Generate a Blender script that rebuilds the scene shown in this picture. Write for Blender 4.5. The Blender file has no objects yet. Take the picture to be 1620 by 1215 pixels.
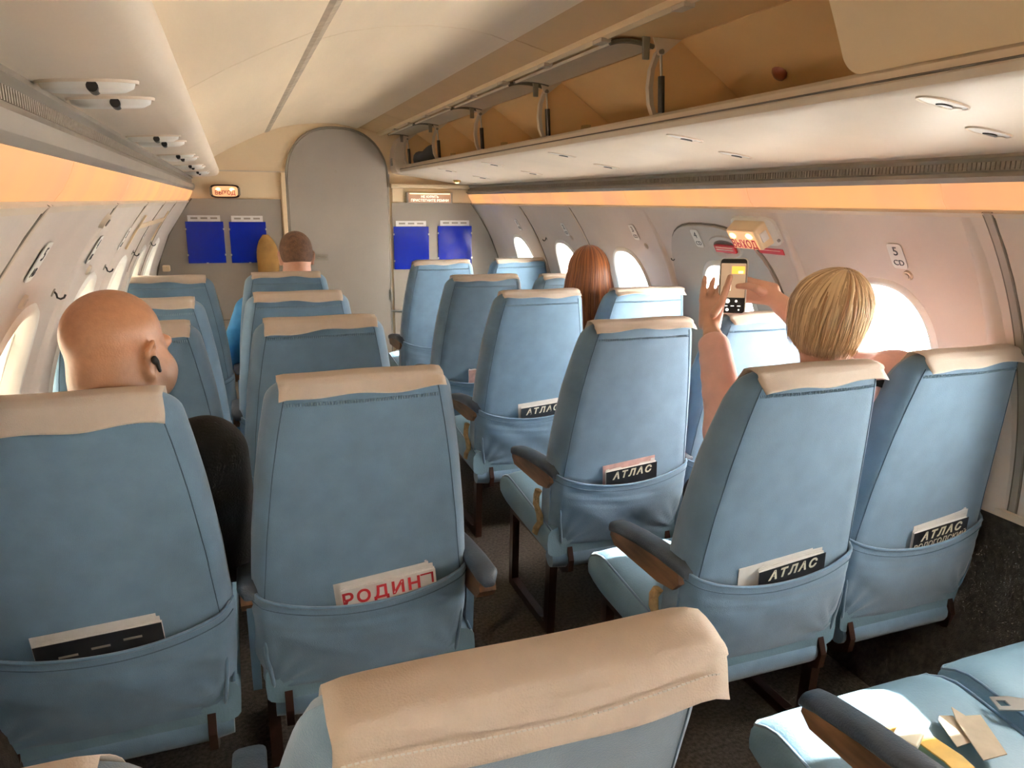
import bpy, math, random
import numpy as np
from mathutils import Matrix, Vector
PI = math.pi
random.seed(7)
S = bpy.context.scene
COL = S.collection

# ------------------------------------------------------------------ camera
F_PX, YAW, PITCH, ROLL = 1162.29, 0.35782, 0.24182, 0.01059
cy_, sy_ = math.cos(YAW), math.sin(YAW)
cp_, sp_ = math.cos(PITCH), math.sin(PITCH)
fwd = Vector((sy_*cp_, cy_*cp_, -sp_))
rgt = Vector((cy_, -sy_, 0))
upv = rgt.cross(fwd)
rr = rgt*math.cos(ROLL) + upv*math.sin(ROLL)
uu = -rgt*math.sin(ROLL) + upv*math.cos(ROLL)
cam = bpy.data.cameras.new('camera')
cam.sensor_width = 36
cam.lens = F_PX*36/1620
cam.clip_start = 0.02
co = bpy.data.objects.new('camera', cam)
COL.objects.link(co)
co.matrix_world = Matrix(((rr.x, uu.x, -fwd.x, -0.715), (rr.y, uu.y, -fwd.y, 0), (rr.z, uu.z, -fwd.z, 1.4754), (0, 0, 0, 1)))
S.camera = co

# ------------------------------------------------------------------ sky, sun, exposure
W = bpy.data.worlds.new('sky')
S.world = W
W.use_nodes = True
W.node_tree.nodes['Background'].inputs[0].default_value = (1.0, 0.93, 0.84, 1)
W.node_tree.nodes['Background'].inputs[1].default_value = 44.0
sun = bpy.data.lights.new('sun', 'SUN')
sun.energy = 26.0
sun.angle = 0.009
sun.color = (1.0, 0.93, 0.82)
so = bpy.data.objects.new('sun', sun)
COL.objects.link(so)
SUN_DIR = Vector((-0.80, 0.11, -0.60)).normalized()
so.rotation_euler = SUN_DIR.to_track_quat('-Z', 'Y').to_euler()
so.location = (4, -1, 4)
S.view_settings.view_transform = 'Standard'
S.view_settings.look = 'None'
S.view_settings.exposure = 0.8
S.view_settings.gamma = 1.0
S.view_settings.use_curve_mapping = False
STRIP_POWER = 0.53

# ------------------------------------------------------------------ materials
def mat(name, col, rough=0.6, var=0.06, vscale=8.0, bump=0.0, bscale=60.0, metal=0.0, sheen=0.0, spec=0.5, emit=None, estr=0.0, stretch=None, coat=0.0):
    m = bpy.data.materials.new(name)
    m.use_nodes = True
    nt = m.node_tree
    b = nt.nodes['Principled BSDF']
    tc = nt.nodes.new('ShaderNodeTexCoord')
    src = tc.outputs['Object']
    if stretch:
        mp = nt.nodes.new('ShaderNodeMapping')
        mp.inputs['Scale'].default_value = stretch
        nt.links.new(src, mp.inputs[0])
        src = mp.outputs[0]
    n = nt.nodes.new('ShaderNodeTexNoise')
    n.inputs['Scale'].default_value = vscale
    n.inputs['Detail'].default_value = 5
    nt.links.new(src, n.inputs['Vector'])
    r = nt.nodes.new('ShaderNodeValToRGB')
    lo = [max(0, c*(1-var)) for c in col]
    hi = [min(1, c*(1+var)) for c in col]
    r.color_ramp.elements[0].position = 0.3
    r.color_ramp.elements[1].position = 0.7
    r.color_ramp.elements[0].color = (*lo, 1)
    r.color_ramp.elements[1].color = (*hi, 1)
    nt.links.new(n.outputs['Fac'], r.inputs[0])
    nt.links.new(r.outputs[0], b.inputs['Base Color'])
    b.inputs['Roughness'].default_value = rough
    b.inputs['Metallic'].default_value = metal
    b.inputs['Specular IOR Level'].default_value = spec
    b.inputs['Sheen Weight'].default_value = sheen
    b.inputs['Coat Weight'].default_value = coat
    if emit:
        b.inputs['Emission Color'].default_value = (*emit, 1)
        b.inputs['Emission Strength'].default_value = estr
    if bump:
        n2 = nt.nodes.new('ShaderNodeTexNoise')
        n2.inputs['Scale'].default_value = bscale
        n2.inputs['Detail'].default_value = 6
        nt.links.new(src, n2.inputs['Vector'])
        bp = nt.nodes.new('ShaderNodeBump')
        bp.inputs['Strength'].default_value = bump
        bp.inputs['Distance'].default_value = 0.01
        nt.links.new(n2.outputs['Fac'], bp.inputs['Height'])
        nt.links.new(bp.outputs[0], b.inputs['Normal'])
    return m

M = {}
M['wall'] = mat('wall_lining', (0.66, 0.565, 0.49), 0.5, 0.06, 3, 0.05, 90)
M['hatch'] = mat('hatch_lining', (0.50, 0.445, 0.385), 0.5, 0.05, 3, 0.05, 90)
M['cream'] = mat('cream_plastic', (0.84, 0.66, 0.43), 0.5, 0.05, 2.5, 0.04, 60)
M['ceil'] = mat('ceiling_vinyl', (0.85, 0.69, 0.49), 0.45, 0.06, 2.0, 0.05, 40, stretch=(3, 0.5, 3))
M['tan'] = mat('shaded_vinyl', (0.62, 0.40, 0.19), 0.55, 0.06, 4)  # shade of the sloped ceiling step, put into its colour as tan
M['white'] = mat('soffit_white', (0.77, 0.65, 0.515), 0.5, 0.05, 3, 0.03, 70)
M['rackgrey'] = mat('rack_grey', (0.68, 0.565, 0.44), 0.5, 0.07, 4)
M['binin'] = mat('rack_lining', (0.86, 0.58, 0.29), 0.6, 0.06, 3)
M['rail'] = mat('rail_grey', (0.33, 0.29, 0.235), 0.4, 0.08, 5, metal=0.2)
M['railgroove'] = mat('rail_groove', (0.30, 0.26, 0.21), 0.5, 0.15, 120)
M['bulk'] = mat('bulkhead_grey', (0.33, 0.285, 0.235), 0.55, 0.06, 3, 0.04, 80)
M['door'] = mat('door_grey', (0.36, 0.315, 0.265), 0.5, 0.06, 2.5, 0.04, 80)
M['dark'] = mat('dark_gap', (0.03, 0.028, 0.025), 0.7)
M['seal'] = mat('seal_brown', (0.16, 0.13, 0.10), 0.7)
M['carpet'] = mat('carpet', (0.085, 0.068, 0.055), 0.95, 0.5, 90, 0.9, 350)
M['sidecarpet'] = mat('side_carpet', (0.050, 0.040, 0.034), 0.95, 0.35, 60, 0.6, 300)
M['fabric'] = mat('seat_fabric', (0.165, 0.28, 0.405), 0.85, 0.09, 14, 0.22, 520, sheen=0.5)
M['fabric_side'] = mat('seat_fabric_side', (0.150, 0.26, 0.385), 0.85, 0.09, 20, 0.22, 520, sheen=0.5)
M['seam'] = mat('seam_thread', (0.09, 0.15, 0.21), 0.9)
M['stitch'] = mat('stitch_thread', (0.30, 0.44, 0.55), 0.9)
M['leather'] = mat('cushion_leatherette', (0.20, 0.33, 0.43), 0.5, 0.08, 10, 0.12, 200)
M['pad'] = mat('arm_pad', (0.055, 0.075, 0.105), 0.38, 0.12, 30, 0.2, 300)
M['wood'] = mat('arm_wood', (0.17, 0.085, 0.042), 0.35, 0.55, 30, 0.05, 60, stretch=(1, 0.15, 1))
M['brown'] = mat('frame_brown', (0.040, 0.017, 0.012), 0.4, 0.25, 12, metal=0.2)
M['steel'] = mat('steel', (0.55, 0.53, 0.50), 0.3, 0.05, metal=0.9)
M['black'] = mat('black_plastic', (0.015, 0.014, 0.014), 0.45)
M['darkmetal'] = mat('strut_dark', (0.05, 0.042, 0.036), 0.35, 0.1, metal=0.4)
M['paper'] = mat('paper_white', (0.80, 0.77, 0.74), 0.7, 0.04, 40)
M['magblack'] = mat('magazine_black', (0.018, 0.018, 0.022), 0.35, 0.3, 20)
M['magpink'] = mat('magazine_pink', (0.66, 0.43, 0.40), 0.45, 0.2, 30)
M['red'] = mat('print_red', (0.55, 0.03, 0.04), 0.5)
M['gold'] = mat('print_cream', (0.85, 0.78, 0.62), 0.5)
M['blue'] = mat('poster_blue', (0.003, 0.016, 0.30), 0.12, 0.05, 20, spec=0.25)
M['plac'] = mat('placard', (0.82, 0.79, 0.73), 0.5)
M['ink'] = mat('print_ink', (0.04, 0.04, 0.045), 0.6)
M['ochre'] = mat('ochre_cloth', (0.32, 0.17, 0.04), 0.8, 0.2, 12)
M['blind'] = None
M['skin_bald'] = mat('skin_tan', (0.46, 0.225, 0.12), 0.42, 0.07, 90, 0.08, 300)
def stubble(m, z0, z1, col):
    nt = m.node_tree
    b = nt.nodes['Principled BSDF']
    src = b.inputs['Base Color'].links[0].from_socket
    tc = nt.nodes.new('ShaderNodeTexCoord')
    sp = nt.nodes.new('ShaderNodeSeparateXYZ')
    nt.links.new(tc.outputs['Object'], sp.inputs[0])
    n = nt.nodes.new('ShaderNodeTexNoise')
    n.inputs['Scale'].default_value = 14
    nt.links.new(tc.outputs['Object'], n.inputs['Vector'])
    ad = nt.nodes.new('ShaderNodeMath')
    ad.operation = 'MULTIPLY_ADD'
    nt.links.new(n.outputs['Fac'], ad.inputs[0])
    ad.inputs[1].default_value = 0.05
    nt.links.new(sp.outputs[2], ad.inputs[2])
    mr = nt.nodes.new('ShaderNodeMapRange')
    mr.inputs['From Min'].default_value = z0 + 0.025
    mr.inputs['From Max'].default_value = z1 + 0.025
    mr.inputs['To Min'].default_value = 0.75
    mr.inputs['To Max'].default_value = 0.0
    nt.links.new(ad.outputs[0], mr.inputs['Value'])
    mx = nt.nodes.new('ShaderNodeMix')
    mx.data_type = 'RGBA'
    nt.links.new(mr.outputs[0], mx.inputs['Factor'])
    nt.links.new(src, mx.inputs['A'])
    mx.inputs['B'].default_value = (*col, 1)
    nt.links.new(mx.outputs['Result'], b.inputs['Base Color'])
stubble(M['skin_bald'], 1.12, 1.185, (0.25, 0.155, 0.10))
M['skin'] = mat('skin_light', (0.66, 0.37, 0.26), 0.5, 0.06, 25, 0.05, 200)
M['jacket'] = mat('black_jacket', (0.0045, 0.004, 0.004), 0.9, 0.2, 30, 0.3, 200)
M['shirt'] = mat('blue_shirt', (0.03, 0.22, 0.50), 0.7, 0.12, 18, 0.35, 30)
M['pink'] = mat('pink_sweater', (0.93, 0.58, 0.53), 0.85, 0.06, 20, 0.35, 40, sheen=0.4)
M['darkcloth'] = mat('dark_cloth', (0.02, 0.022, 0.03), 0.85)
M['eye'] = mat('eye_white', (0.75, 0.72, 0.70), 0.2)
M['yellow'] = mat('yellow_web', (0.72, 0.46, 0.10), 0.5, 0.1, 30)
M['ticket'] = mat('ticket_paper', (0.50, 0.42, 0.31), 0.7, 0.08, 30)
M['foam'] = mat('torn_foam', (0.48, 0.33, 0.16), 0.9, 0.25, 40, 0.6, 120)

def antimacassar():
    m = mat('nonwoven_cloth', (0.93, 0.83, 0.735), 0.9, 0.04, 30, 0.3, 500)
    nt = m.node_tree
    b = nt.nodes['Principled BSDF']
    t = nt.nodes.new('ShaderNodeBsdfTranslucent')
    t.inputs[0].default_value = (0.8, 0.68, 0.55, 1)
    mx = nt.nodes.new('ShaderNodeMixShader')
    mx.inputs[0].default_value = 0.3
    nt.links.new(b.outputs[0], mx.inputs[1])
    nt.links.new(t.outputs[0], mx.inputs[2])
    nt.links.new(mx.outputs[0], nt.nodes['Material Output'].inputs[0])
    return m
M['cloth'] = antimacassar()

def blindmat():
    m = mat('window_blind', (0.85, 0.83, 0.78), 0.6, 0.02, 10)
    nt = m.node_tree
    b = nt.nodes['Principled BSDF']
    t = nt.nodes.new('ShaderNodeBsdfTranslucent')
    t.inputs[0].default_value = (0.9, 0.87, 0.8, 1)
    mx = nt.nodes.new('ShaderNodeMixShader')
    mx.inputs[0].default_value = 0.5
    nt.links.new(b.outputs[0], mx.inputs[1])
    nt.links.new(t.outputs[0], mx.inputs[2])
    nt.links.new(mx.outputs[0], nt.nodes['Material Output'].inputs[0])
    return m
M['blind'] = blindmat()

def glassmat(name, tint, gl=0.06):
    m = bpy.data.materials.new(name)
    m.use_nodes = True
    nt = m.node_tree
    for n in list(nt.nodes):
        nt.nodes.remove(n)
    o = nt.nodes.new('ShaderNodeOutputMaterial')
    t = nt.nodes.new('ShaderNodeBsdfTransparent')
    t.inputs[0].default_value = (*tint, 1)
    g = nt.nodes.new('ShaderNodeBsdfGlossy')
    g.inputs['Roughness'].default_value = 0.05
    mx = nt.nodes.new('ShaderNodeMixShader')
    mx.inputs[0].default_value = gl
    nt.links.new(t.outputs[0], mx.inputs[1])
    nt.links.new(g.outputs[0], mx.inputs[2])
    nt.links.new(mx.outputs[0], o.inputs[0])
    return m
M['glass'] = glassmat('window_glass', (0.95, 0.96, 0.96))
M['clear'] = glassmat('clear_plastic', (0.9, 0.9, 0.9), 0.12)

def emis(name, col, s):
    m = bpy.data.materials.new(name)
    m.use_nodes = True
    b = m.node_tree.nodes['Principled BSDF']
    b.inputs['Base Color'].default_value = (*[c*0.8 for c in col], 1)
    b.inputs['Emission Color'].default_value = (*col, 1)
    b.inputs['Emission Strength'].default_value = s
    return m

def stripmat():
    # fluorescent tubes behind a ribbed diffuser: brighter over each tube
    m = emis('light_diffuser', (1.0, 0.55, 0.26), STRIP_POWER)
    nt = m.node_tree
    b = nt.nodes['Principled BSDF']
    b.inputs['Base Color'].default_value = (0.26, 0.11, 0.04, 1)
    tc = nt.nodes.new('ShaderNodeTexCoord')
    sp = nt.nodes.new('ShaderNodeSeparateXYZ')
    nt.links.new(tc.outputs['Object'], sp.inputs[0])
    n = nt.nodes.new('ShaderNodeTexNoise')
    n.noise_dimensions = '1D'
    n.inputs['Scale'].default_value = 2.6
    n.inputs['Detail'].default_value = 3
    nt.links.new(sp.outputs[1], n.inputs['W'])
    r = nt.nodes.new('ShaderNodeValToRGB')
    r.color_ramp.elements[0].position = 0.35
    r.color_ramp.elements[0].color = (0.84, 0.40, 0.19, 1)
    r.color_ramp.elements[1].position = 0.65
    r.color_ramp.elements[1].color = (1.0, 0.50, 0.17, 1)
    nt.links.new(n.outputs['Fac'], r.inputs[0])
    nt.links.new(r.outputs[0], b.inputs['Emission Color'])
    return m
M['strip'] = stripmat()

# ------------------------------------------------------------------ mesh helpers
class MB:
    def __init__(self):
        self.v, self.f = [], []
    def add(self, vs, fs):
        o = len(self.v)
        self.v += [tuple(p) for p in vs]
        self.f += [tuple(i+o for i in f) for f in fs]
        return self
    def box(self, c, s, R=None):
        hx, hy, hz = s[0]/2, s[1]/2, s[2]/2
        vs = [Vector((a*hx, b*hy, d*hz)) for a in (-1, 1) for b in (-1, 1) for d in (-1, 1)]
        if R is not None:
            vs = [R @ p for p in vs]
        vs = [p + Vector(c) for p in vs]
        return self.add(vs, [(0, 1, 3, 2), (4, 6, 7, 5), (0, 4, 5, 1), (2, 3, 7, 6), (0, 2, 6, 4), (1, 5, 7, 3)])
    def tube(self, pts, r, n=8, cap=True, closed=False):
        pts = [Vector(p) for p in pts]
        rs = r if isinstance(r, (list, tuple)) else [r]*len(pts)
        rings = []
        prev = None
        for i, p in enumerate(pts):
            if closed:
                t = pts[(i+1) % len(pts)] - pts[i-1]
            else:
                t = pts[min(i+1, len(pts)-1)] - pts[max(i-1, 0)]
            t.normalize()
            if prev is None:
                a = Vector((0, 0, 1)) if abs(t.z) < 0.9 else Vector((1, 0, 0))
            else:
                a = prev
            u = (a - t*a.dot(t))
            if u.length < 1e-6:
                u = t.orthogonal()
            u.normalize()
            prev = u
            w = t.cross(u)
            rings.append([p + (u*math.cos(2*PI*k/n) + w*math.sin(2*PI*k/n))*rs[i] for k in range(n)])
        return self.loft(rings, cap, closed)
    def loft(self, rings, cap=True, closed=False, ringclosed=True):
        o = len(self.v)
        n = len(rings[0])
        for r in rings:
            self.v += [tuple(p) for p in r]
        m = len(rings)
        for i in range(m if closed else m-1):
            j = (i+1) % m
            for k in range(n if ringclosed else n-1):
                l = (k+1) % n
                self.f.append((o+i*n+k, o+i*n+l, o+j*n+l, o+j*n+k))
        if cap and not closed and ringclosed:
            self.f.append(tuple(o+k for k in range(n))[::-1])
            self.f.append(tuple(o+(m-1)*n+k for k in range(n)))
        return self
    def prism_y(self, prof, y0, y1):
        return self.loft([[(x, y0, z) for x, z in prof], [(x, y1, z) for x, z in prof]])
    def sheet_y(self, prof, y0, y1, ny=1):
        return self.loft([[(x, y0+(y1-y0)*i/ny, z) for x, z in prof] for i in range(ny+1)], cap=False, ringclosed=False)
    def disc(self, c, u, w, a, b, n=20, e=2.0, thick=None):
        c, u, w = Vector(c), Vector(u), Vector(w)
        pts = [c + u*a*sgnpow(math.cos(2*PI*k/n), 2/e) + w*b*sgnpow(math.sin(2*PI*k/n), 2/e) for k in range(n)]
        if thick:
            nn = u.cross(w).normalized()*thick
            return self.loft([pts, [p+nn for p in pts]])
        return self.add(pts, [tuple(range(n))])
    def mesh(self, name, mt, smooth=None):
        me = bpy.data.meshes.new(name)
        me.from_pydata(self.v, [], self.f)
        me.validate()
        if mt is not None:
            me.materials.append(mt)
        if smooth is not None:
            me.shade_smooth()
            if smooth < 3:
                me.set_sharp_from_angle(angle=smooth)
        return me
    def build(self, name, mt, parent=None, smooth=None, fix=True):
        me = self.mesh(name, mt, smooth)
        if fix:
            fixn(me)
        return link(name, me, parent)

def sgnpow(v, p):
    return math.copysign(abs(v)**p, v)

def fixn(me):
    import bmesh
    bm = bmesh.new()
    bm.from_mesh(me)
    bmesh.ops.recalc_face_normals(bm, faces=bm.faces)
    bm.to_mesh(me)
    bm.free()

def link(name, data, parent=None):
    o = bpy.data.objects.new(name, data)
    COL.objects.link(o)
    if parent is not None:
        o.parent = parent
    return o

def bevel(o, w, seg=2):
    b = o.modifiers.new('bevel', 'BEVEL')
    b.width = w
    b.segments = seg
    b.limit_method = 'ANGLE'
    b.angle_limit = 0.6
    return o

def tag(o, label, cat, group=None):
    o['label'] = label
    o['category'] = cat
    if group:
        o['group'] = group
    return o

def thing(name, label, cat, loc=(0, 0, 0), rotz=0, group=None):
    o = link(name, None)
    o.location = loc
    o.rotation_euler = (0, 0, rotz)
    o.empty_display_size = 0.1
    return tag(o, label, cat, group)

def struct(o, label=None):
    o['kind'] = 'structure'
    if label:
        o['label'] = label
    return o

def text(name, body, size, mt, mw, parent=None, align='CENTER', shear=0, bold=0.0, spacing=1.0, ext=0.0004, sx=1.0):
    c = bpy.data.curves.new(name, 'FONT')
    c.body = body
    c.size = size
    c.align_x = align
    c.align_y = 'CENTER'
    c.shear = shear
    c.offset = bold
    c.space_character = spacing
    c.extrude = ext
    c.resolution_u = 3
    c.materials.append(mt)
    tmp = bpy.data.objects.new('tmp_text', c)
    me = bpy.data.meshes.new_from_object(tmp)
    bpy.data.objects.remove(tmp)
    bpy.data.curves.remove(c)
    me.name = name
    o = link(name, me, parent)
    o.matrix_basis = mw @ Matrix.Diagonal((sx, 1, 1, 1))
    return o

def frame_m(origin, xdir, ydir):
    x = Vector(xdir).normalized()
    y = Vector(ydir)
    y = (y - x*y.dot(x)).normalized()
    z = x.cross(y)
    return Matrix(((x.x, y.x, z.x, origin[0]), (x.y, y.y, z.y, origin[1]), (x.z, y.z, z.z, origin[2]), (0, 0, 0, 1)))

# ------------------------------------------------------------------ cabin shell
Y0, YB = -2.3, 5.45
RC, ZC = 1.26, 0.67
PHI0, PHI1 = -math.asin(0.67/RC), math.asin((1.465-ZC)/RC)
PHIS = math.asin((0.64-ZC)/RC)
def WP(side, y, phi, off=0.0):
    r = RC - off
    return (side*r*math.cos(phi), y, ZC + r*math.sin(phi))

b = MB()
b.box((0, (Y0+YB)/2, -0.03), (2.6, YB-Y0+0.2, 0.06))
struct(b.build('floor', M['carpet']), 'dark brown worn carpet floor of the cabin')

# outer shell above the lining (unseen, added to seal out stray daylight)
b = MB()
b.sheet_y([(-1.02, 1.44), (-1.12, 1.72), (-0.75, 2.12), (0, 2.2), (0.75, 2.12), (1.12, 1.72), (1.02, 1.44)], Y0-0.1, YB+0.1)
o = struct(b.build('ceiling_shell', M['dark']))
o.name = 'ceiling'
o['label'] = 'dark shell hidden above the ceiling panels, added to keep light out'
ceil_root = o

# ceiling panels, one by one, as children of the ceiling
CP = [(-0.805, 1.748), (-0.70, 1.808), (-0.58, 1.868), (-0.465, 1.919)]
CM = [(-0.445, 1.927), (-0.36, 1.955), (-0.25, 1.978), (-0.12, 1.992), (0.0, 1.993), (0.08, 1.983), (0.145, 1.966)]
CS = [(0.145, 1.966), (0.155, 1.976), (0.30, 1.940)]
def panel(prof, y0, y1, mt, name='ceiling_panel', th=0.008):
    m = MB()
    up = [(x, z+th) for x, z in prof]
    m.prism_y(prof + up[::-1], y0, y1)
    return m.build(name, mt, ceil_root, smooth=0.5)
edges_l = [Y0, -0.6, 0.55, 2.19, 4.38, YB]
for a, c in zip(edges_l[:-1], edges_l[1:]):
    panel(CP, a+0.002, c-0.002, M['ceil'])
edges_m = [Y0, 0.5, 2.35, 4.55, YB]
for a, c in zip(edges_m[:-1], edges_m[1:]):
    panel(CM, a+0.0015, c-0.0015, M['ceil'])
    panel(CS, a+0.0015, c-0.0015, M['tan'])
m = MB().prism_y([(-0.472, 1.916), (-0.455, 1.918), (-0.438, 1.926), (-0.438, 1.94), (-0.472, 1.93)], Y0, YB)
m.build('seam_strip', mat('ceiling_seam', (0.46, 0.36, 0.25), 0.6, 0.2, 20), ceil_root)
m = MB().prism_y([(-0.83, 1.76), (-0.55, 1.895), (-0.25, 1.995), (0, 2.012), (0.2, 1.995), (0.4, 1.955), (0.4, 1.98), (0.2, 2.02), (0, 2.04), (-0.25, 2.02), (-0.55, 1.92), (-0.83, 1.79)], Y0, YB)
m.build('backing', M['seal'], ceil_root)  # sheet added over the panel gaps so no outside light leaks in

# soffit over the left seats
b = MB()
sof = [(-0.805, 1.750), (-0.776, 1.672), (-0.776, 1.655), (-0.784, 1.640), (-0.800, 1.631), (-0.825, 1.627), (-0.945, 1.620), (-0.96, 1.620), (-0.96, 1.76)]
b.prism_y(sof, Y0, YB)
struct(b.build('trim_1', M['white'], smooth=0.6), 'closed cream overhead soffit running along the left side')

# metal rails above the light strips
for i, sd in enumerate((-1, 1)):
    b = MB()
    zt = 1.622 if sd < 0 else 1.60
    pr = [(0.945, zt), (0.940, zt-0.012), (0.952, zt-0.020), (0.952, zt-0.040), (0.938, zt-0.045), (0.932, zt-0.055), (0.936, 1.545), (0.945, 1.533), (0.975, 1.533), (0.975, zt)]
    b.prism_y([(sd*x, z) for x, z in pr], Y0, YB)
    o = struct(b.build('trim_%d' % (i+2), M['rail'], smooth=0.4), 'grey metal rail above the %s light strip' % ('left' if sd < 0 else 'right'))
    g = MB()
    # ribbed insert in the groove
    n = int((YB-Y0)/0.012)
    for k in range(n):
        yy = Y0 + k*0.012
        g.box((sd*0.9505, yy, zt-0.030), (0.004, 0.006, 0.018))
    g.build('groove_insert', M['railgroove'], o)['kind'] = 'stuff'

# light strips
SEAMS_R = [-2.3, -1.05, -0.23, 0.59, 1.41, 2.17, 3.04, 3.86, 4.66, 5.45]
for sd in (-1, 1):
    t = thing('light_strip', 'warm orange fluorescent light strip along the %s wall under the grey rail' % ('left' if sd < 0 else 'right'), 'light', (0, 0, 0))
    for a, c in zip(SEAMS_R[:-1], SEAMS_R[1:]):
        m = MB()
        pr = [(0.948, 1.534), (0.955, 1.515), (0.968, 1.490), (0.988, 1.466)]
        pr2 = [(x+0.008, z) for x, z in pr]
        m.prism_y([(sd*x, z) for x, z in pr + pr2[::-1]], a+0.001, c-0.001)
        m.build('diffuser', M['strip'], t, smooth=0.6)
    m = MB().prism_y([(sd*x, z) for x, z in [(0.955, 1.535), (0.990, 1.470), (1.0, 1.470), (0.97, 1.535)]], Y0, YB)
    m.build('housing', M['seal'], t)

# ---- walls with windows
WIN_R = [4.82, 4.09, 3.33, 2.51, 1.72, 0.87, 0.05, -0.77, -1.57]
WIN_L = [4.62, 3.90, 3.18, 2.46, 1.73, 0.95, 0.15, -0.65, -1.45]
PHIW = math.asin((1.035-ZC)/RC)
HW, HH, EX = 0.142, 0.215, 2.5
def outline(cy, a, b_, e, n=48, ph=PHIW):
    return [(cy + a*sgnpow(math.cos(2*PI*k/n), 2/e), ph + b_/RC*sgnpow(math.sin(2*PI*k/n), 2/e)) for k in range(n)]
def rect_pts(o, y0, y1, p0, p1, cy, cp):
    # project outline directions onto the rectangle
    out = []
    for y, p in o:
        dy, dp = y-cy, (p-cp)*RC
        ty = ((y1-cy) if dy > 0 else (y0-cy))/dy if abs(dy) > 1e-9 else 1e9
        tp = (((p1-cp) if dp > 0 else (p0-cp))*RC)/dp if abs(dp) > 1e-9 else 1e9
        t = min(ty, tp)
        out.append((cy+dy*t, cp+dp*t/RC))
    # snap nearest samples onto the corners
    for yc in (y0, y1):
        for pc in (p0, p1):
            k = min(range(len(out)), key=lambda i: (out[i][0]-yc)**2 + ((out[i][1]-pc)*RC)**2)
            out[k] = (yc, pc)
    return out
def ring(mb, side, pa, pb, nr, offa=0, offb=0):
    rings = []
    for i in range(nr+1):
        t = i/nr
        rings.append([WP(side, pa[k][0]*(1-t)+pb[k][0]*t, pa[k][1]*(1-t)+pb[k][1]*t, offa*(1-t)+offb*t) for k in range(len(pa))])
    mb.loft(rings, cap=False)

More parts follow.
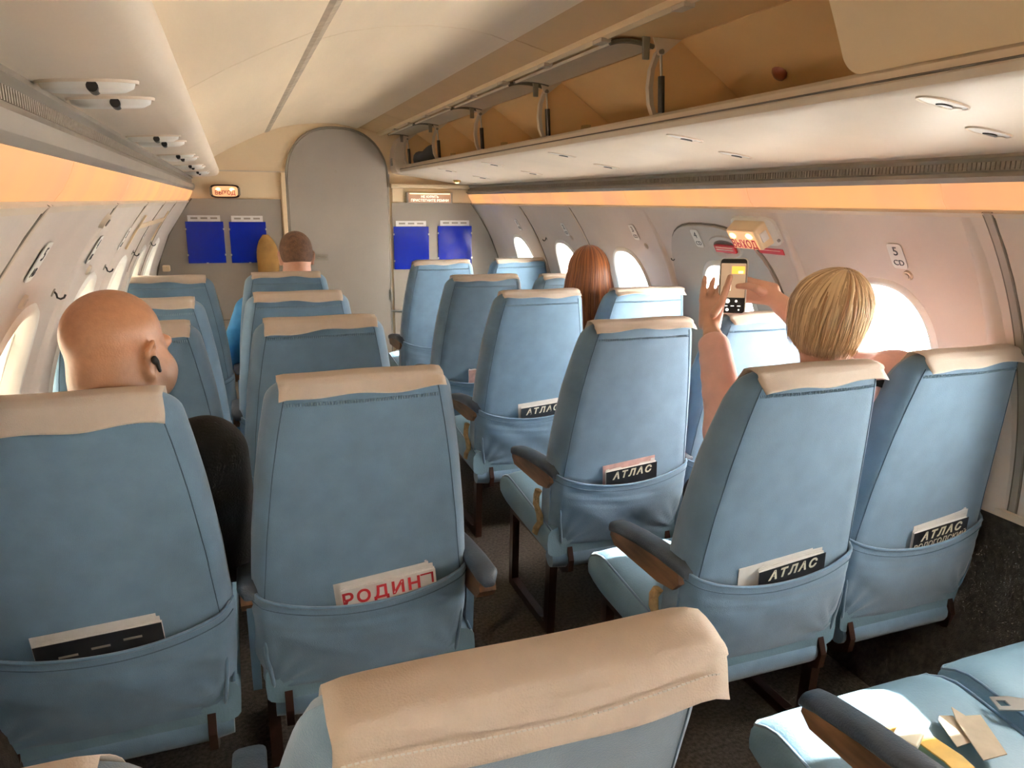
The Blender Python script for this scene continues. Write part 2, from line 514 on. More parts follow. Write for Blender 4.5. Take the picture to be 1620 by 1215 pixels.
wn = 0
for sd, wins in ((-1, WIN_L), (1, WIN_R)):
    sname = 'left' if sd < 0 else 'right'
    wroot = link('wall_' + sname, None)
    struct(wroot, 'curved beige grey cabin wall on the %s' % sname)
    bounds = [YB] + [(a+c)/2 for a, c in zip(wins[:-1], wins[1:])] + [Y0]
    for i, cyw in enumerate(wins):
        y1, y0 = bounds[i], bounds[i+1]
        hatch = (sd > 0 and i == 3)
        m = MB()
        o1 = outline(cyw, HW+0.035, HH+0.035, EX)
        if hatch:
            ho = outline(2.53, 0.355, 0.46, 2.9, ph=PHIW-0.04)
            hm = MB()
            ring(hm, sd, o1, ho, 8, 0.012, 0.012)
            ring(hm, sd, ho, outline(2.53, 0.358, 0.463, 2.9, ph=PHIW-0.04), 1, 0.012, -0.03)
            d = struct(hm.build('door_2', M['hatch'], smooth=0.6), 'grey emergency exit hatch in the right wall around a window')
            ho2 = outline(2.53, 0.351, 0.456, 2.9, ph=PHIW-0.04)
            lowp = max(PHIS, PHIW-0.04-0.467/RC-0.001)
            ho2c = [(y, max(p, PHIS+0.002)) for y, p in ho2]
            ring(m, sd, ho2c, rect_pts(ho2c, y0, y1, PHIS, PHI1, 2.53, PHIW), 6, 0, 0)
            g = MB()
            g.tube([WP(sd, y, max(p, PHIS+0.002), 0.002) for y, p in outline(2.53, 0.359, 0.464, 2.9, ph=PHIW-0.04)], 0.004, 6, closed=True)
            g.build('hatch_seal', M['seal'], d)
        else:
            ring(m, sd, o1, rect_pts(o1, y0, y1, PHIS, PHI1, cyw, PHIW), 8)
        p = m.build('wall_panel', M['wall'], wroot, smooth=1.2)
        # seam between panels
        if i > 0:
            g = MB()
            g.loft([[WP(sd, bounds[i]+dy, PHIS+(PHI1-PHIS)*k/40, of) for dy, of in ((-0.03, -0.004), (0.03, -0.004), (0.03, -0.009), (-0.03, -0.009))] for k in range(41)])
            g.build('joint_backing', M['wall'], wroot)  # hidden strip added behind the joint to stop sun leaks
            g = MB()
            ys = bounds[i]
            g.loft([[WP(sd, ys+dy, PHIS+(PHI1-PHIS)*k/20, of) for dy, of in ((-0.012, -0.003), (-0.009, 0.004), (0.009, 0.004), (0.012, -0.003))] for k in range(21)], cap=True)
            if not (sd > 0 and i in (3, 4)):
                g.build('seam_strip', M['rail'] if (sd > 0 and i == 5) else M['rackgrey'], wroot)
                g = MB()
                for dy in (-0.0125, 0.0125):
                    g = MB()
                    g.tube([WP(sd, ys+dy, PHIS+(PHI1-PHIS)*k/20, 0.001) for k in range(21)], 0.002, 5)
                    g.build('seam_line', M['seal'], wroot)
        # window
        wn += 1
        w = link('window_%d' % wn, None)
        struct(w, '%s cabin window, %s from the bulkhead, in its rounded frame' % (sname, ['first', 'second', 'third', 'fourth', 'fifth', 'sixth', 'seventh', 'eighth', 'ninth'][i]))
        off0 = 0.012 if hatch else 0.0
        fr = MB()
        prof = [(0.035, off0), (0.026, off0+0.008), (0.012, off0+0.006), (0.0, -0.015), (-0.008, -0.05), (-0.014, -0.075)]
        rings = []
        for dw, of in prof:
            rings.append([WP(sd, y, ph, of) for y, ph in outline(cyw, HW+dw, HH+dw, EX)])
        fr.loft(rings, cap=False)
        fr.build('window_frame', M['plac'], w, smooth=1.0)
        pn = MB()
        oo = outline(cyw, HW-0.012, HH-0.012, EX)
        pn.add([WP(sd, y, ph, -0.075) for y, ph in oo], [tuple(range(len(oo)))])
        pn.build('pane', M['glass'], w)
        if sd < 0 or i == 5:
            bl = MB()
            oo = outline(cyw, HW-0.004, HH-0.004, EX)
            if sd > 0:  # right side: half blind added out of view to trim the sun patch
                oo = [(y, min(ph, PHIW-0.03)) for y, ph in oo]
            bl.loft([[WP(sd, y, ph, -0.030) for y, ph in oo], [WP(sd, y, ph, -0.033) for y, ph in oo]])
            bl.build('blind', M['blind'], w)
            g = MB()
            g.tube([WP(sd, cyw+HW-0.03, PHIW+HH/RC*(1.5*k/12-0.75), -0.026) for k in range(13)], 0.004, 6)
            g.build('blind_rod', M['plac'], w, smooth=2)
    # lower side carpet
    m = MB()
    m.loft([[WP(sd, y, PHI0+(PHIS-PHI0)*k/10, 0.0) for k in range(11)] for y in (Y0, YB)], cap=False, ringclosed=False)
    struct(m.build('baseboard_' + sname, M['sidecarpet'], smooth=1), 'dark carpet covering the lower %s side wall' % sname)
    m = MB()
    m.prism_y([(sd*1.254, 0.655), (sd*1.246, 0.652), (sd*1.246, 0.632), (sd*1.26, 0.632)], Y0, YB)
    m.build('edge_trim', M['rackgrey'], wroot)
    m = MB()
    m.prism_y([(sd*0.982, 1.470), (sd*0.976, 1.462), (sd*0.986, 1.452), (sd*1.0, 1.455), (sd*1.0, 1.47)], Y0, YB)
    m.build('top_trim', M['rackgrey'], wroot)

# vertical moulded ribs (raised soft folds) beside some windows
for sd, ys in ((1, (2.06, 1.36, 2.93)), (-1, (2.07, 2.82, 3.55))):
    wr = bpy.data.objects['wall_right' if sd > 0 else 'wall_left']
    for yy in ys:
        g = MB()
        rings = []
        for k in range(17):
            ph = PHIS + (PHI1-PHIS)*k/16
            wv = 0.018 + 0.030*(1-k/16)
            hv = 0.022*(1-k/16)**0.6 + 0.002
            rings.append([WP(sd, yy + wv*q, ph, hv*math.cos(q*PI/2)**1 - 0.002) for q in (-1, -0.6, -0.3, 0, 0.3, 0.6, 1)])
        g.loft(rings, cap=False, ringclosed=False)
        g.build('moulded_rib', M['wall'], wr, smooth=1.5)

# rear wall and front bulkhead
def bulk_outline(off=0.0):
    pts = [(-1.3, 0), (-1.3, 1.3), (-1.1, 1.75), (-0.8, 2.1), (0, 2.2), (0.8, 2.1), (1.1, 1.75), (1.3, 1.3), (1.3, 0)]
    return pts
b = MB()
b.prism_y(bulk_outline(), Y0-0.06, Y0)
struct(b.build('wall_rear', M['cream']), 'cream rear bulkhead behind the viewer')
b = MB()
b.prism_y(bulk_outline(), YB, YB+0.06)
wf = struct(b.build('wall_front', M['cream']), 'cream and grey front bulkhead around the arched door')
def circ_x(z):
    return math.sqrt(max(0, RC*RC - (z-ZC)**2))
for sd, xa, ztop in ((-1, 0.395, 1.482), (1, 0.375, 1.468)):
    zs = [0.0, 0.2, 0.4, 0.7, 0.9, 1.1, 1.25, 1.38, ztop]
    m = MB()
    m.prism_y([(sd*xa, 0.0)] + [(sd*(circ_x(z)+0.004), z) for z in zs] + [(sd*xa, ztop)], YB-0.012, YB+0.002)
    m.build('grey_panel', M['bulk'], wf)
    # thin edge strip at the wall
    m = MB()
    m.tube([(sd*(circ_x(z)-0.004), YB-0.014, z) for z in zs], 0.004, 6)
    m.build('edge_seal', M['seal'], wf)
m = MB().box((-0.372, YB-0.012, 0.83), (0.030, 0.03, 1.66))
bevel(m.build('door_post', M['cream'], wf), 0.004)
m = MB().box((-0.60, YB-0.004, 1.664), (0.50, 0.012, 0.008))
m.build('shelf_line', M['rackgrey'], wf)
m = MB().box((0.66, YB-0.03, 1.585), (0.60, 0.06, 0.030))
bevel(m.build('cornice', M['cream'], wf), 0.008)
m = MB().box((0.68, YB-0.010, 1.520), (0.60, 0.02, 0.09))
m.build('cornice_panel', M['cream'], wf)
m = MB().box((-0.78, YB-0.014, 0.665), (0.80, 0.008, 0.004))
m.build('panel_joint', M['seal'], wf)
m = MB().tube([(0.345, YB-0.03, 0.685), (0.43, YB-0.035, 0.682), (1.0, YB-0.035, 0.682)], 0.008, 8)
m.build('kick_rail', M['steel'], wf, smooth=1)

# arched door
def arch(hw, zspring, ztop, n=24):
    pts = [(hw, 0.0), (hw, zspring)]
    for k in range(1, n):
        a = PI*k/n
        pts.append((hw*sgnpow(math.cos(a), 0.86), zspring + (ztop-zspring)*sgnpow(math.sin(a), 0.86)))
    pts += [(-hw, zspring), (-hw, 0.0)]
    return pts
b = MB()
b.prism_y(arch(0.345, 1.60, 1.962), YB-0.020, YB+0.002)
d1 = struct(b.build('door_1', M['door'], smooth=0.5), 'grey arched door in the front bulkhead')
bevel(d1, 0.006)
m = MB().tube([(x, YB-0.010, z) for x, z in arch(0.350, 1.60, 1.967)], 0.008, 6)
m.build('door_seal', M['rail'], d1, smooth=1)
m = MB().tube([(-0.017, YB-0.018, 1.672), (-0.017, YB-0.028, 1.672)], 0.012, 12)
m.build('peephole', M['rail'], d1, smooth=0.6)
m = MB().tube([(-0.180, YB-0.045, 1.082), (-0.115, YB-0.045, 1.082), (-0.108, YB-0.030, 1.082), (-0.108, YB-0.018, 1.082)], 0.008, 8)
m.box((-0.145, YB-0.022, 1.085), (0.10, 0.008, 0.045))
m.build('door_handle', M['rail'], d1, smooth=0.6)
for zz in (1.62, 0.8):
    MB().box((0.352, YB-0.026, zz), (0.012, 0.012, 0.09)).build('hinge', M['rail'], d1)

# posters
def poster(x, z, w, h, label):
    t = thing('notice_poster', label, 'poster', (x, YB-0.013, z), group='blue notices on the front bulkhead')
    o = MB().box((0, -0.004, 0), (w, 0.006, h)).build('blue_sheet', M['blue'], t)
    o = MB().box((0, -0.003, h/2+0.018), (w*0.86, 0.003, 0.045)).build('paper_header', M['paper'], t)
    for k in range(3):
        MB().box((-w*0.26+k*w*0.26, -0.0052, h/2+0.022), (w*0.18, 0.001, 0.012)).build('printed_line', M['rail'], t)
    for s in (-1, 1):
        for q in (0.32, -0.3):
            MB().box((s*(w/2), -0.008, q*h), (0.010, 0.006, 0.012)).build('clip', M['steel'], t)
    MB().box((0, -0.008, -h/2), (0.014, 0.006, 0.008)).build('clip', M['steel'], t)
    return t
poster(-0.894, 1.195, 0.236, 0.275, 'blue notice with white header, leftmost of four on the bulkhead')
poster(-0.622, 1.193, 0.236, 0.275, 'blue notice left of the arched door, beside the ochre cover')
poster(0.512, 1.143, 0.262, 0.310, 'blue notice just right of the arched door')
poster(0.845, 1.155, 0.262, 0.295, 'blue notice nearest the right wall on the bulkhead')

# ochre padded cover beside the door
b = MB()
rings = []
for k in range(11):
    t_ = k/10
    zz = 0.86 + 0.385*t_
    wv = [0.045, 0.058, 0.064, 0.068, 0.071, 0.073, 0.074, 0.072, 0.064, 0.048, 0.020][k]
    rings.append([(-0.512 + wv*math.cos(2*PI*q/14) + 0.008*math.sin(3*t_), YB-0.045 + 0.028*math.sin(2*PI*q/14), zz) for q in range(14)])
b.loft(rings)
tag(b.build('padded_cover', M['ochre'], smooth=1.5), 'ochre brown rounded padded cover hanging beside the arched door', 'cover')

# lit signs on bulkhead
MB_sign = emis('sign_lit', (0.9, 0.50, 0.24), 0.42)
M['signlit'] = MB_sign
M['signbulb'] = emis('sign_bulb', (1.0, 0.70, 0.32), 1.6)
t = thing('exit_sign', 'lit rounded exit sign on the bulkhead left of the door', 'sign', (-0.748, YB-0.001, 1.530))
o = MB().disc((0, -0.030, 0), (1, 0, 0), (0, 0, 1), 0.092, 0.044, 28, 5, thick=-0.028).build('sign_case', M['brown'], t, smooth=0.6)
o = MB().disc((0, -0.034, 0), (1, 0, 0), (0, 0, 1), 0.080, 0.034, 28, 5, thick=0.006).build('sign_face', M['signlit'], t)
for s in (-1, 1):
    MB().disc((s*0.043, -0.0410, 0.012), (1, 0, 0), (0, 0, 1), 0.016, 0.012, 14, 2, thick=0.002).build('lamp', M['signbulb'], t)
text('lettering', 'ВЫХОД', 0.038, M['red'], frame_m((0, -0.0435, -0.010), (1, 0, 0), (0, 0, 1)), t, sx=0.9, bold=0.0006)
for s in (-1, 1):
    MB().box((s*0.088, -0.036, 0), (0.014, 0.012, 0.05)).build('bracket', M['rail'], t)

t = thing('seatbelt_sign', 'lit no smoking and fasten seat belts sign right of the door', 'sign', (0.650, YB-0.020, 1.503))
bevel(MB().box((0, -0.010, 0), (0.345, 0.022, 0.078)).build('sign_case', M['rail'], t), 0.004)
M['beltface'] = mat('belt_face', (0.35, 0.22, 0.15), 0.4, 0.1, emit=(1.0, 0.5, 0.25), estr=0.16)
MB().box((0, -0.0225, 0), (0.315, 0.004, 0.066)).build('sign_face', M['beltface'], t)
MB().box((0, -0.026, 0.030), (0.30, 0.006, 0.007)).build('lamp', M['signbulb'], t)
M['beltink'] = emis('belt_ink', (1.0, 0.85, 0.7), 0.8)
text('lettering', 'НЕ КУРИТЬ', 0.024, M['beltink'], frame_m((0, -0.0255, 0.008), (1, 0, 0), (0, 0, 1)), t, bold=0.0004)
text('lettering', 'ПРИСТЕГНИТЕ РЕМНИ', 0.024, M['beltink'], frame_m((0, -0.0255, -0.018), (1, 0, 0), (0, 0, 1)), t, bold=0.0004, sx=1.05)

# ------------------------------------------------------------------ luggage rack on the right
rack = thing('luggage_rack', 'long cream open luggage rack above the right seats with dividers', 'luggage rack', (0, 0, 0))
SH = [(0.425, 1.666), (0.408, 1.676), (0.403, 1.690), (0.410, 1.700), (0.414, 1.712), (0.428, 1.722), (0.445, 1.722), (0.47, 1.704), (0.93, 1.655), (0.96, 1.655), (0.96, 1.595), (0.93, 1.597)]
MB().prism_y(SH, Y0, YB).build('shelf', M['white'], rack, smooth=0.5)
MB().tube([(0.404, Y0, 1.6955), (0.404, YB-0.19, 1.6955)], 0.0022, 5).build('lip_line', M['seal'], rack)
edges_b = [Y0, -1.3, -0.48, 0.34, 1.16, 1.98, 2.81, 3.635, 4.46, 5.26]
for a, c in zip(edges_b[:-1], edges_b[1:]):
    MB().prism_y([(0.525, 1.932), (0.95, 1.655), (0.96, 1.668), (0.535, 1.945)], a+0.0015, c-0.0015).build('back_panel', M['binin'], rack)
MB().prism_y([(0.30, 1.940), (0.54, 1.936), (0.54, 1.955), (0.30, 1.955)], Y0, YB).build('roof_panel', M['binin'], rack)
MB().prism_y([(0.285, 1.946), (0.288, 1.928), (0.305, 1.922), (0.318, 1.926), (0.318, 1.95)], Y0, YB).build('hinge_rail', M['cream'], rack, smooth=0.5)
for yy in [1.2+0.41*k for k in range(10)]:
    MB().box((0.30, yy, 1.920), (0.030, 0.055, 0.010)).build('hinge', M['rackgrey'], rack)
DV = [(0.458, 1.715), (0.440, 1.755), (0.434, 1.80), (0.438, 1.85), (0.455, 1.895), (0.490, 1.925), (0.535, 1.928), (0.93, 1.668), (0.47, 1.705)]
dv_me = MB().prism_y(DV, -0.006, 0.006).mesh('divider', M['binin'])
fixn(dv_me)
st_pts = DV[:6]
st = MB()
st.loft([[(x-0.004, -0.009, z), (x-0.004, 0.009, z), (x+0.010, 0.009, z), (x+0.010, -0.009, z)] for x, z in st_pts])
st_me = st.mesh('edge_strip', M['rackgrey'])
fixn(st_me)
cyl_me = MB().tube([(0.470, -0.022, 1.722), (0.468, -0.022, 1.735), (0.462, -0.022, 1.83)], [0.006, 0.0095, 0.0095], 12).mesh('gas_strut', M['darkmetal'], 0.6)
rod_me = MB().tube([(0.462, -0.022, 1.83), (0.456, -0.022, 1.895)], 0.0038, 8).mesh('rod', M['steel'], 0.8)
br_me = MB().loft([[(0.428, -0.026, 1.93), (0.445, -0.026, 1.885), (0.462, -0.026, 1.885), (0.52, -0.026, 1.93)], [(0.428, -0.021, 1.93), (0.445, -0.021, 1.885), (0.462, -0.021, 1.885), (0.52, -0.021, 1.93)]]).mesh('hinge_plate', M['white'])
bolt_me = MB().tube([(0.454, -0.034, 1.893), (0.454, -0.018, 1.893)], 0.007, 10).mesh('bolt', M['rail'], 0.6)
foot_me = MB().tube([(0.466, -0.030, 1.726), (0.466, -0.008, 1.726)], 0.008, 10).mesh('bolt', M['steel'], 0.6)
arm_me = MB().loft([[(0.408, -0.004, 1.935), (0.408, 0.004, 1.935), (0.43, 0.004, 1.935), (0.43, -0.004, 1.935)], [(0.412, -0.004, 1.875), (0.412, 0.004, 1.875), (0.43, 0.004, 1.875), (0.43, -0.004, 1.875)]]).mesh('hinge_arm', M['rail'])
for me in (br_me, arm_me):
    fixn(me)
for k, yy in enumerate(edges_b[1:]):
    d = link('divider', dv_me, rack)
    d.location.y = yy
    for nm, me in (('edge_strip', st_me), ('gas_strut', cyl_me), ('rod', rod_me), ('hinge_plate', br_me), ('bolt', bolt_me), ('bolt', foot_me), ('hinge_arm', arm_me)):
        link(nm, me, d)
# retracted doors of the open bays and shut doors near the viewer
def arcdoor(p0, p1, p2, th, y0, y1, name, mt):
    P = []
    for k in range(13):
        t = k/12
        P.append(((1-t)**2*p0[0]+2*t*(1-t)*p1[0]+t*t*p2[0], (1-t)**2*p0[1]+2*t*(1-t)*p1[1]+t*t*p2[1]))
    Q = [(x+th*0.4, z-th) for x, z in P]
    o = MB().prism_y(P + Q[::-1], y0, y1).build(name, mt, rack, smooth=0.5)
    return o, P
for a, c in zip(edges_b[5:-1], edges_b[6:]):
    o, P = arcdoor((0.320, 1.920), (0.37, 1.940), (0.462, 1.921), 0.008, a+0.03, c-0.03, 'bin_door', M['rackgrey'])
    for yy in (a+0.03, c-0.03):
        MB().tube([(x, yy, z-0.004) for x, z in P], 0.007, 6).build('door_seal', M['seal'], o)
    MB().box((0.44, (a+c)/2, 1.728), (0.02, 0.035, 0.014)).build('latch', M['clear'], rack)
o, P = arcdoor((0.318, 1.925), (0.38, 1.90), (0.428, 1.733), 0.010, 1.98, 1.98, 'tmp', M['cream'])
bpy.data.objects.remove(o)
for y0, y1 in ((0.40, 1.20), (-0.44, 0.36), (-1.26, -0.48), (-2.28, -1.32)):
    prof = []
    for k in range(31):
        t = 1-(1-k/30)**1.6
        prof.append(((1-t)**2*0.312+2*t*(1-t)*0.352+t*t*0.418, (1-t)**2*1.922+2*t*(1-t)*1.86+t*t*1.718))
    # rounded lower corners
    m = MB()
    rings, rings2 = [], []
    for k, (x, z) in enumerate(prof):
        t = max(0, (1.753-z)/0.0352)
        ins = 0.038*(1-math.sqrt(max(0, 1-min(1, t)**2)))
        rings.append([(x, y0+ins, z), (x, y1-ins, z), (x+0.010, y1-ins, z+0.003), (x+0.010, y0+ins, z+0.003)])
    m.loft(rings)
    m.build('bin_door', M['cream'], rack, smooth=0.7)
# end cap at the bulkhead
m = MB()
m.prism_y([(0.385, 1.672), (0.372, 1.70), (0.368, 1.76), (0.376, 1.83), (0.40, 1.89), (0.45, 1.93), (0.52, 1.94), (0.95, 1.66), (0.95, 1.60), (0.42, 1.665)], 5.27, YB-0.002)
m.build('end_cap', M['white'], rack, smooth=0.5)
MB().box((0.366, 5.36, 1.745), (0.008, 0.035, 0.05)).build('end_plate', M['rail'], rack)
# brown knob on the back lining
m = MB()
for_r = [[(0.690+0.0*q + 0.017*math.cos(2*PI*q/12)*r, 1.735 + 0.026*math.sin(2*PI*q/12)*r, 1.824 - h - 0.012*math.cos(2*PI*q/12)*r) for q in range(12)] for r, h in ((1, -0.004), (0.95, 0.006), (0.7, 0.014), (0.3, 0.018))]
m.loft(for_r)
m.build('knob', mat('knob_brown', (0.23, 0.06, 0.03), 0.3), rack, smooth=1)
# black bag in the far bay
b = MB()
rings = []
for k in range(10):
    t = k/9
    h = 0.125 + 0.022*math.sin(7*t) - 0.05*abs(t-0.5)
    yy = 4.55 + 0.62*t
    w = 0.105*(1 if 0 < k < 9 else 0.8)
    rings.append([(0.565 + w*sgnpow(math.cos(2*PI*q/16), 0.6), yy, 1.700 + h/2 + h/2*sgnpow(math.sin(2*PI*q/16), 0.6)) for q in range(16)])
b.loft(rings)
tag(b.build('travel_bag', M['darkcloth'], smooth=1), 'black soft travel bag lying in the farthest rack bay', 'bag')

# ------------------------------------------------------------------ reading lights
def rlight(x, y, z, L, wd, slope, label, group, dark=1.0):
    t = thing('reading_light', label, 'light', (x, y, z), group=group)
    t.rotation_euler = (0, slope, 0)
    n = 28
    def ov(a, b_, h):
        return [(a*sgnpow(math.cos(2*PI*q/n), 0.75), b_*sgnpow(math.sin(2*PI*q/n), 0.9), h) for q in range(n)]
    m = MB()
    m.loft([ov(L, wd, 0.002), ov(L*0.985, wd*0.95, -0.0022), ov(L*0.95, wd*0.86, -0.0022), ov(L*0.92, wd*0.76, 0.0)], cap=False)
    m.build('rim', M['white'], t, smooth=1)
    dp = 0.013 if dark > 1 else 0.002
    m = MB()
    m.loft([ov(L*0.925, wd*0.76, 0.0), ov(L*0.88, wd*0.70, -dp*0.55), ov(L*0.72, wd*0.50, -dp*0.92), ov(L*0.3, wd*0.2, -dp)])
    m.build('dish', M['plac'], t, smooth=1)
    m = MB()
    if dark > 1:
        m.tube([(L*0.12, -wd*0.80, -0.007), (L*0.12, 0, -0.0085)], 0.0072, 14)
    else:
        pts = [(0.019*math.cos(PI+PI*q/12), 0.5*wd*math.sin(PI+PI*q/12)+wd*0.25) for q in range(13)]
        m.loft([[(px+L*0.15, py, -0.001) for px, py in pts], [(px+L*0.15, py, -0.0045) for px, py in pts]])
    m.build('lamp', M['black'], t, smooth=0.6)
    m = MB().disc((L*0.62, 0, -0.0035), (1, 0, 0), (0, 1, 0), L*0.14, wd*0.36, 14, 2, thick=-0.001)
    m.build('button', M['white'], t)
rows_w = ['nearest', 'second nearest', 'third nearest', 'fourth nearest', 'farthest']
for k, yy in enumerate((1.16, 2.06, 2.86, 3.66, 4.46)):
    for j, dy in enumerate((0, 0.175)):
        rlight(-0.880+0.004*j, yy+dy, 1.6225, 0.062, 0.030, -0.055, 'oval reading light in the left soffit, %s of the %s pair' % (('near one', 'far one')[j], rows_w[k]), 'left reading lights', 2.0)
sl = math.atan2(1.597-1.666, 0.93-0.425)
for k, yy in enumerate((1.04, 1.86, 2.70, 3.52, 4.34)):
    for j, (dx, dy) in enumerate(((0.49, 0), (0.73, 0.09))):
        zz = 1.666 + (dx-0.425)*math.tan(sl) - 0.001
        rlight(dx, yy+dy, zz, 0.060, 0.024, -sl, 'oval reading light under the luggage rack, %s of the %s pair' % (('aisle one', 'window one')[j], rows_w[k]), 'right reading lights')
t = thing('ceiling_lamp', 'small brass lamp under the far end of the luggage rack', 'lamp', (0.745, 5.02, 1.619))
MB().tube([(0, 0, 0.004), (0, 0, -0.012)], [0.028, 0.022], 14).build('lamp_base', mat('brass', (0.6, 0.4, 0.12), 0.3, metal=0.8), t, smooth=0.6)
MB().tube([(0, 0, -0.012), (0, 0, -0.020)], [0.016, 0.010], 12).build('lamp_bulb', M['signbulb'], t, smooth=0.6)

# ------------------------------------------------------------------ wall fittings
def wall_frame(sd, y, phi, off=0.003):
    p = Vector(WP(sd, y, phi, off))
    up = Vector((-sd*math.sin(phi), 0, math.cos(phi)))
    right = Vector((0, -sd, 0))
    return frame_m(p, right, up)
def phi_z(z):
    return math.asin((z-ZC)/RC)
def placard(sd, y, z, num, letters, label, off=0.004):
    t = link('row_placard', None)
    tag(t, label, 'placard', 'row number placards')
    t.matrix_world = wall_frame(sd, y, phi_z(z), off)
    o = MB().disc((0, 0, -0.001), (1, 0, 0), (0, 1, 0), 0.026, 0.042, 24, 6, thick=0.002).build('plate', M['plac'], t)
    text('numeral', num, 0.040, M['ink'], Matrix.Translation((0, 0.016, 0.0016)), t)
    text('seat_letters', letters, 0.026, M['ink'], Matrix.Translation((0, -0.022, 0.0016)), t)
placard(1, 4.68, 1.335, '1', 'CD', 'white row placard on the right wall nearest the bulkhead, reading one CD')
placard(1, 3.93, 1.332, '2', 'CD', 'white row placard above the auburn haired woman on the right wall, reading two CD')
placard(1, 3.12, 1.348, '3', 'CD', 'white row placard on the right wall just before the exit hatch, reading three CD')
placard(1, 2.585, 1.351, '4', 'CD', 'white row placard on the grey exit hatch, reading four CD', 0.016)
placard(1, 1.615, 1.340, '5', 'CD', 'faint white row placard right of the blonde woman, reading five CD')
placard(-1, 1.55, 1.365, '5', 'AB', 'largest and nearest white row placard on the left wall')
placard(-1, 2.21, 1.347, '4', 'AB', 'white row placard on the left wall above the bald man, second nearest')
placard(-1, 2.80, 1.347, '3', 'AB', 'third nearest white row placard on the left wall')
placard(-1, 3.55, 1.347, '2', 'AB', 'farthest white row placard on the left wall, beside the pale strips')

def button(sd, y, z, label, off=0.0):
    t = link('call_button', None)
    tag(t, label, 'button', 'round wall buttons')
    t.matrix_world = wall_frame(sd, y, phi_z(z), off)
    MB().tube([(0, 0, -0.002), (0, 0, 0.006)], [0.016, 0.014], 16).build('button_ring', M['rackgrey'], t, smooth=0.6)
    MB().tube([(0, 0, 0.004), (0, 0, 0.009)], [0.009, 0.008], 12).build('button_cap', M['wall'], t, smooth=0.6)
button(-1, 1.62, 1.285, 'round wall button on the left nearest the viewer')
button(-1, 2.32, 1.285, 'round wall button above the bald man on the left')
button(1, 1.60, 1.285, 'round wall button right of the blonde woman')
button(1, 3.07, 1.285, 'round wall button just before the exit hatch on the right')
button(1, 3.90, 1.285, 'round wall button above the auburn haired woman on the right')

def hook(sd, y, z, label, off=0.0):
    t = link('coat_hook', None)
    tag(t, label, 'hook', 'coat hooks on the walls')
    t.matrix_world = wall_frame(sd, y, phi_z(z), off)
    MB().disc((0, 0, 0), (1, 0, 0), (0, 1, 0), 0.007, 0.010, 12, 2, thick=0.003).build('hook_base', M['rail'], t)
    MB().tube([(0, 0.003, 0.002), (0, 0.0, 0.008), (0, -0.007, 0.013), (0, -0.007, 0.020), (0, -0.001, 0.025), (0, 0.007, 0.025)], 0.0024, 8).build('hook_arm', M['darkmetal'], t, smooth=1)
hook(-1, 1.92, 1.268, 'dark coat hook on the left wall nearest the viewer')
hook(-1, 2.68, 1.262, 'dark coat hook on the left wall above the bald man')
hook(-1, 3.42, 1.262, 'third coat hook along the left wall')
hook(-1, 4.15, 1.262, 'farthest coat hook along the left wall')
hook(1, 2.84, 1.25, 'small coat hook on the right wall at the exit hatch edge')
hook(1, 4.30, 1.262, 'small coat hook on the right wall near the bulkhead')

t = link('wall_lamp', None)
tag(t, 'dark round vent fitting high on the left wall', 'fitting')
t.matrix_world = wall_frame(-1, 2.05, phi_z(1.425))
MB().tube([(0, 0, -0.002), (0, 0, 0.008)], [0.022, 0.018], 16).build('vent_ring', M['rackgrey'], t, smooth=0.6)
MB().tube([(0, 0, 0.006), (0, 0, 0.010)], 0.010, 12).build('vent_core', M['seal'], t, smooth=0.6)
t.name = 'wall_vent'

# strips outlining an access panel on the left wall
t = link('access_panel', None)
tag(t, 'left wall access panel outlined by pale strips near the bulkhead', 'panel')
MB().loft([[WP(-1, 3.02, phi_z(z), 0.002), WP(-1, 3.02, phi_z(z), 0.008), WP(-1, 3.05, phi_z(z), 0.008), WP(-1, 3.05, phi_z(z), 0.002)] for z in (1.30, 1.36, 1.42)]).build('strip', M['cream'], t)
MB().loft([[WP(-1, y, phi_z(1.372), 0.002), WP(-1, y, phi_z(1.372), 0.008), WP(-1, y, phi_z(1.388), 0.008), WP(-1, y, phi_z(1.388), 0.002)] for y in (3.02, 3.5, 4.1)]).build('strip', M['cream'], t)
MB().loft([[WP(-1, 4.08, phi_z(z), 0.002), WP(-1, 4.08, phi_z(z), 0.008), WP(-1, 4.11, phi_z(z), 0.008), WP(-1, 4.11, phi_z(z), 0.002)] for z in (1.28, 1.34, 1.42)]).build('strip', M['cream'], t)

b = MB().box((-1.150, 5.40, 1.03), (0.045, 0.06, 0.04))
tag(bevel(b.build('latch_block', M['cream']), 0.006), 'small cream latch block in the left bulkhead corner', 'latch')

# exit sign on the right wall above the hatch
t = link('exit_sign', None)
tag(t, 'lit boxy exit sign with red letters above the right exit hatch', 'sign')
t.matrix_world = wall_frame(1, 2.205, phi_z(1.392), 0.0)
MB().disc((0.008, 0.0, 0.0), (1, 0, 0), (0, 1, 0), 0.118, 0.058, 28, 5, thick=0.012).build('base_plate', M['plac'], t, smooth=0.6)
m = MB()
m.loft([[(-0.085, -0.047, 0.010), (0.085, -0.047, 0.010), (0.085, 0.047, 0.010), (-0.085, 0.047, 0.010)], [(-0.078, -0.042, 0.062), (0.078, -0.042, 0.062), (0.078, 0.040, 0.062), (-0.078, 0.040, 0.062)]])
bevel(m.build('sign_case', M['cream'], t), 0.006)
MB().box((0, -0.0005, 0.063), (0.140, 0.072, 0.004)).build('sign_face', M['signlit'], t)
for s in (-1, 1):
    MB().disc((s*0.045, 0.018, 0.0655), (1, 0, 0), (0, 1, 0), 0.018, 0.012, 14, 2, thick=0.001).build('lamp', M['signbulb'], t)
text('lettering', 'ВЫХОД', 0.046, M['red'], Matrix.Translation((0, -0.018, 0.0662)), t, sx=0.80, bold=0.0008)
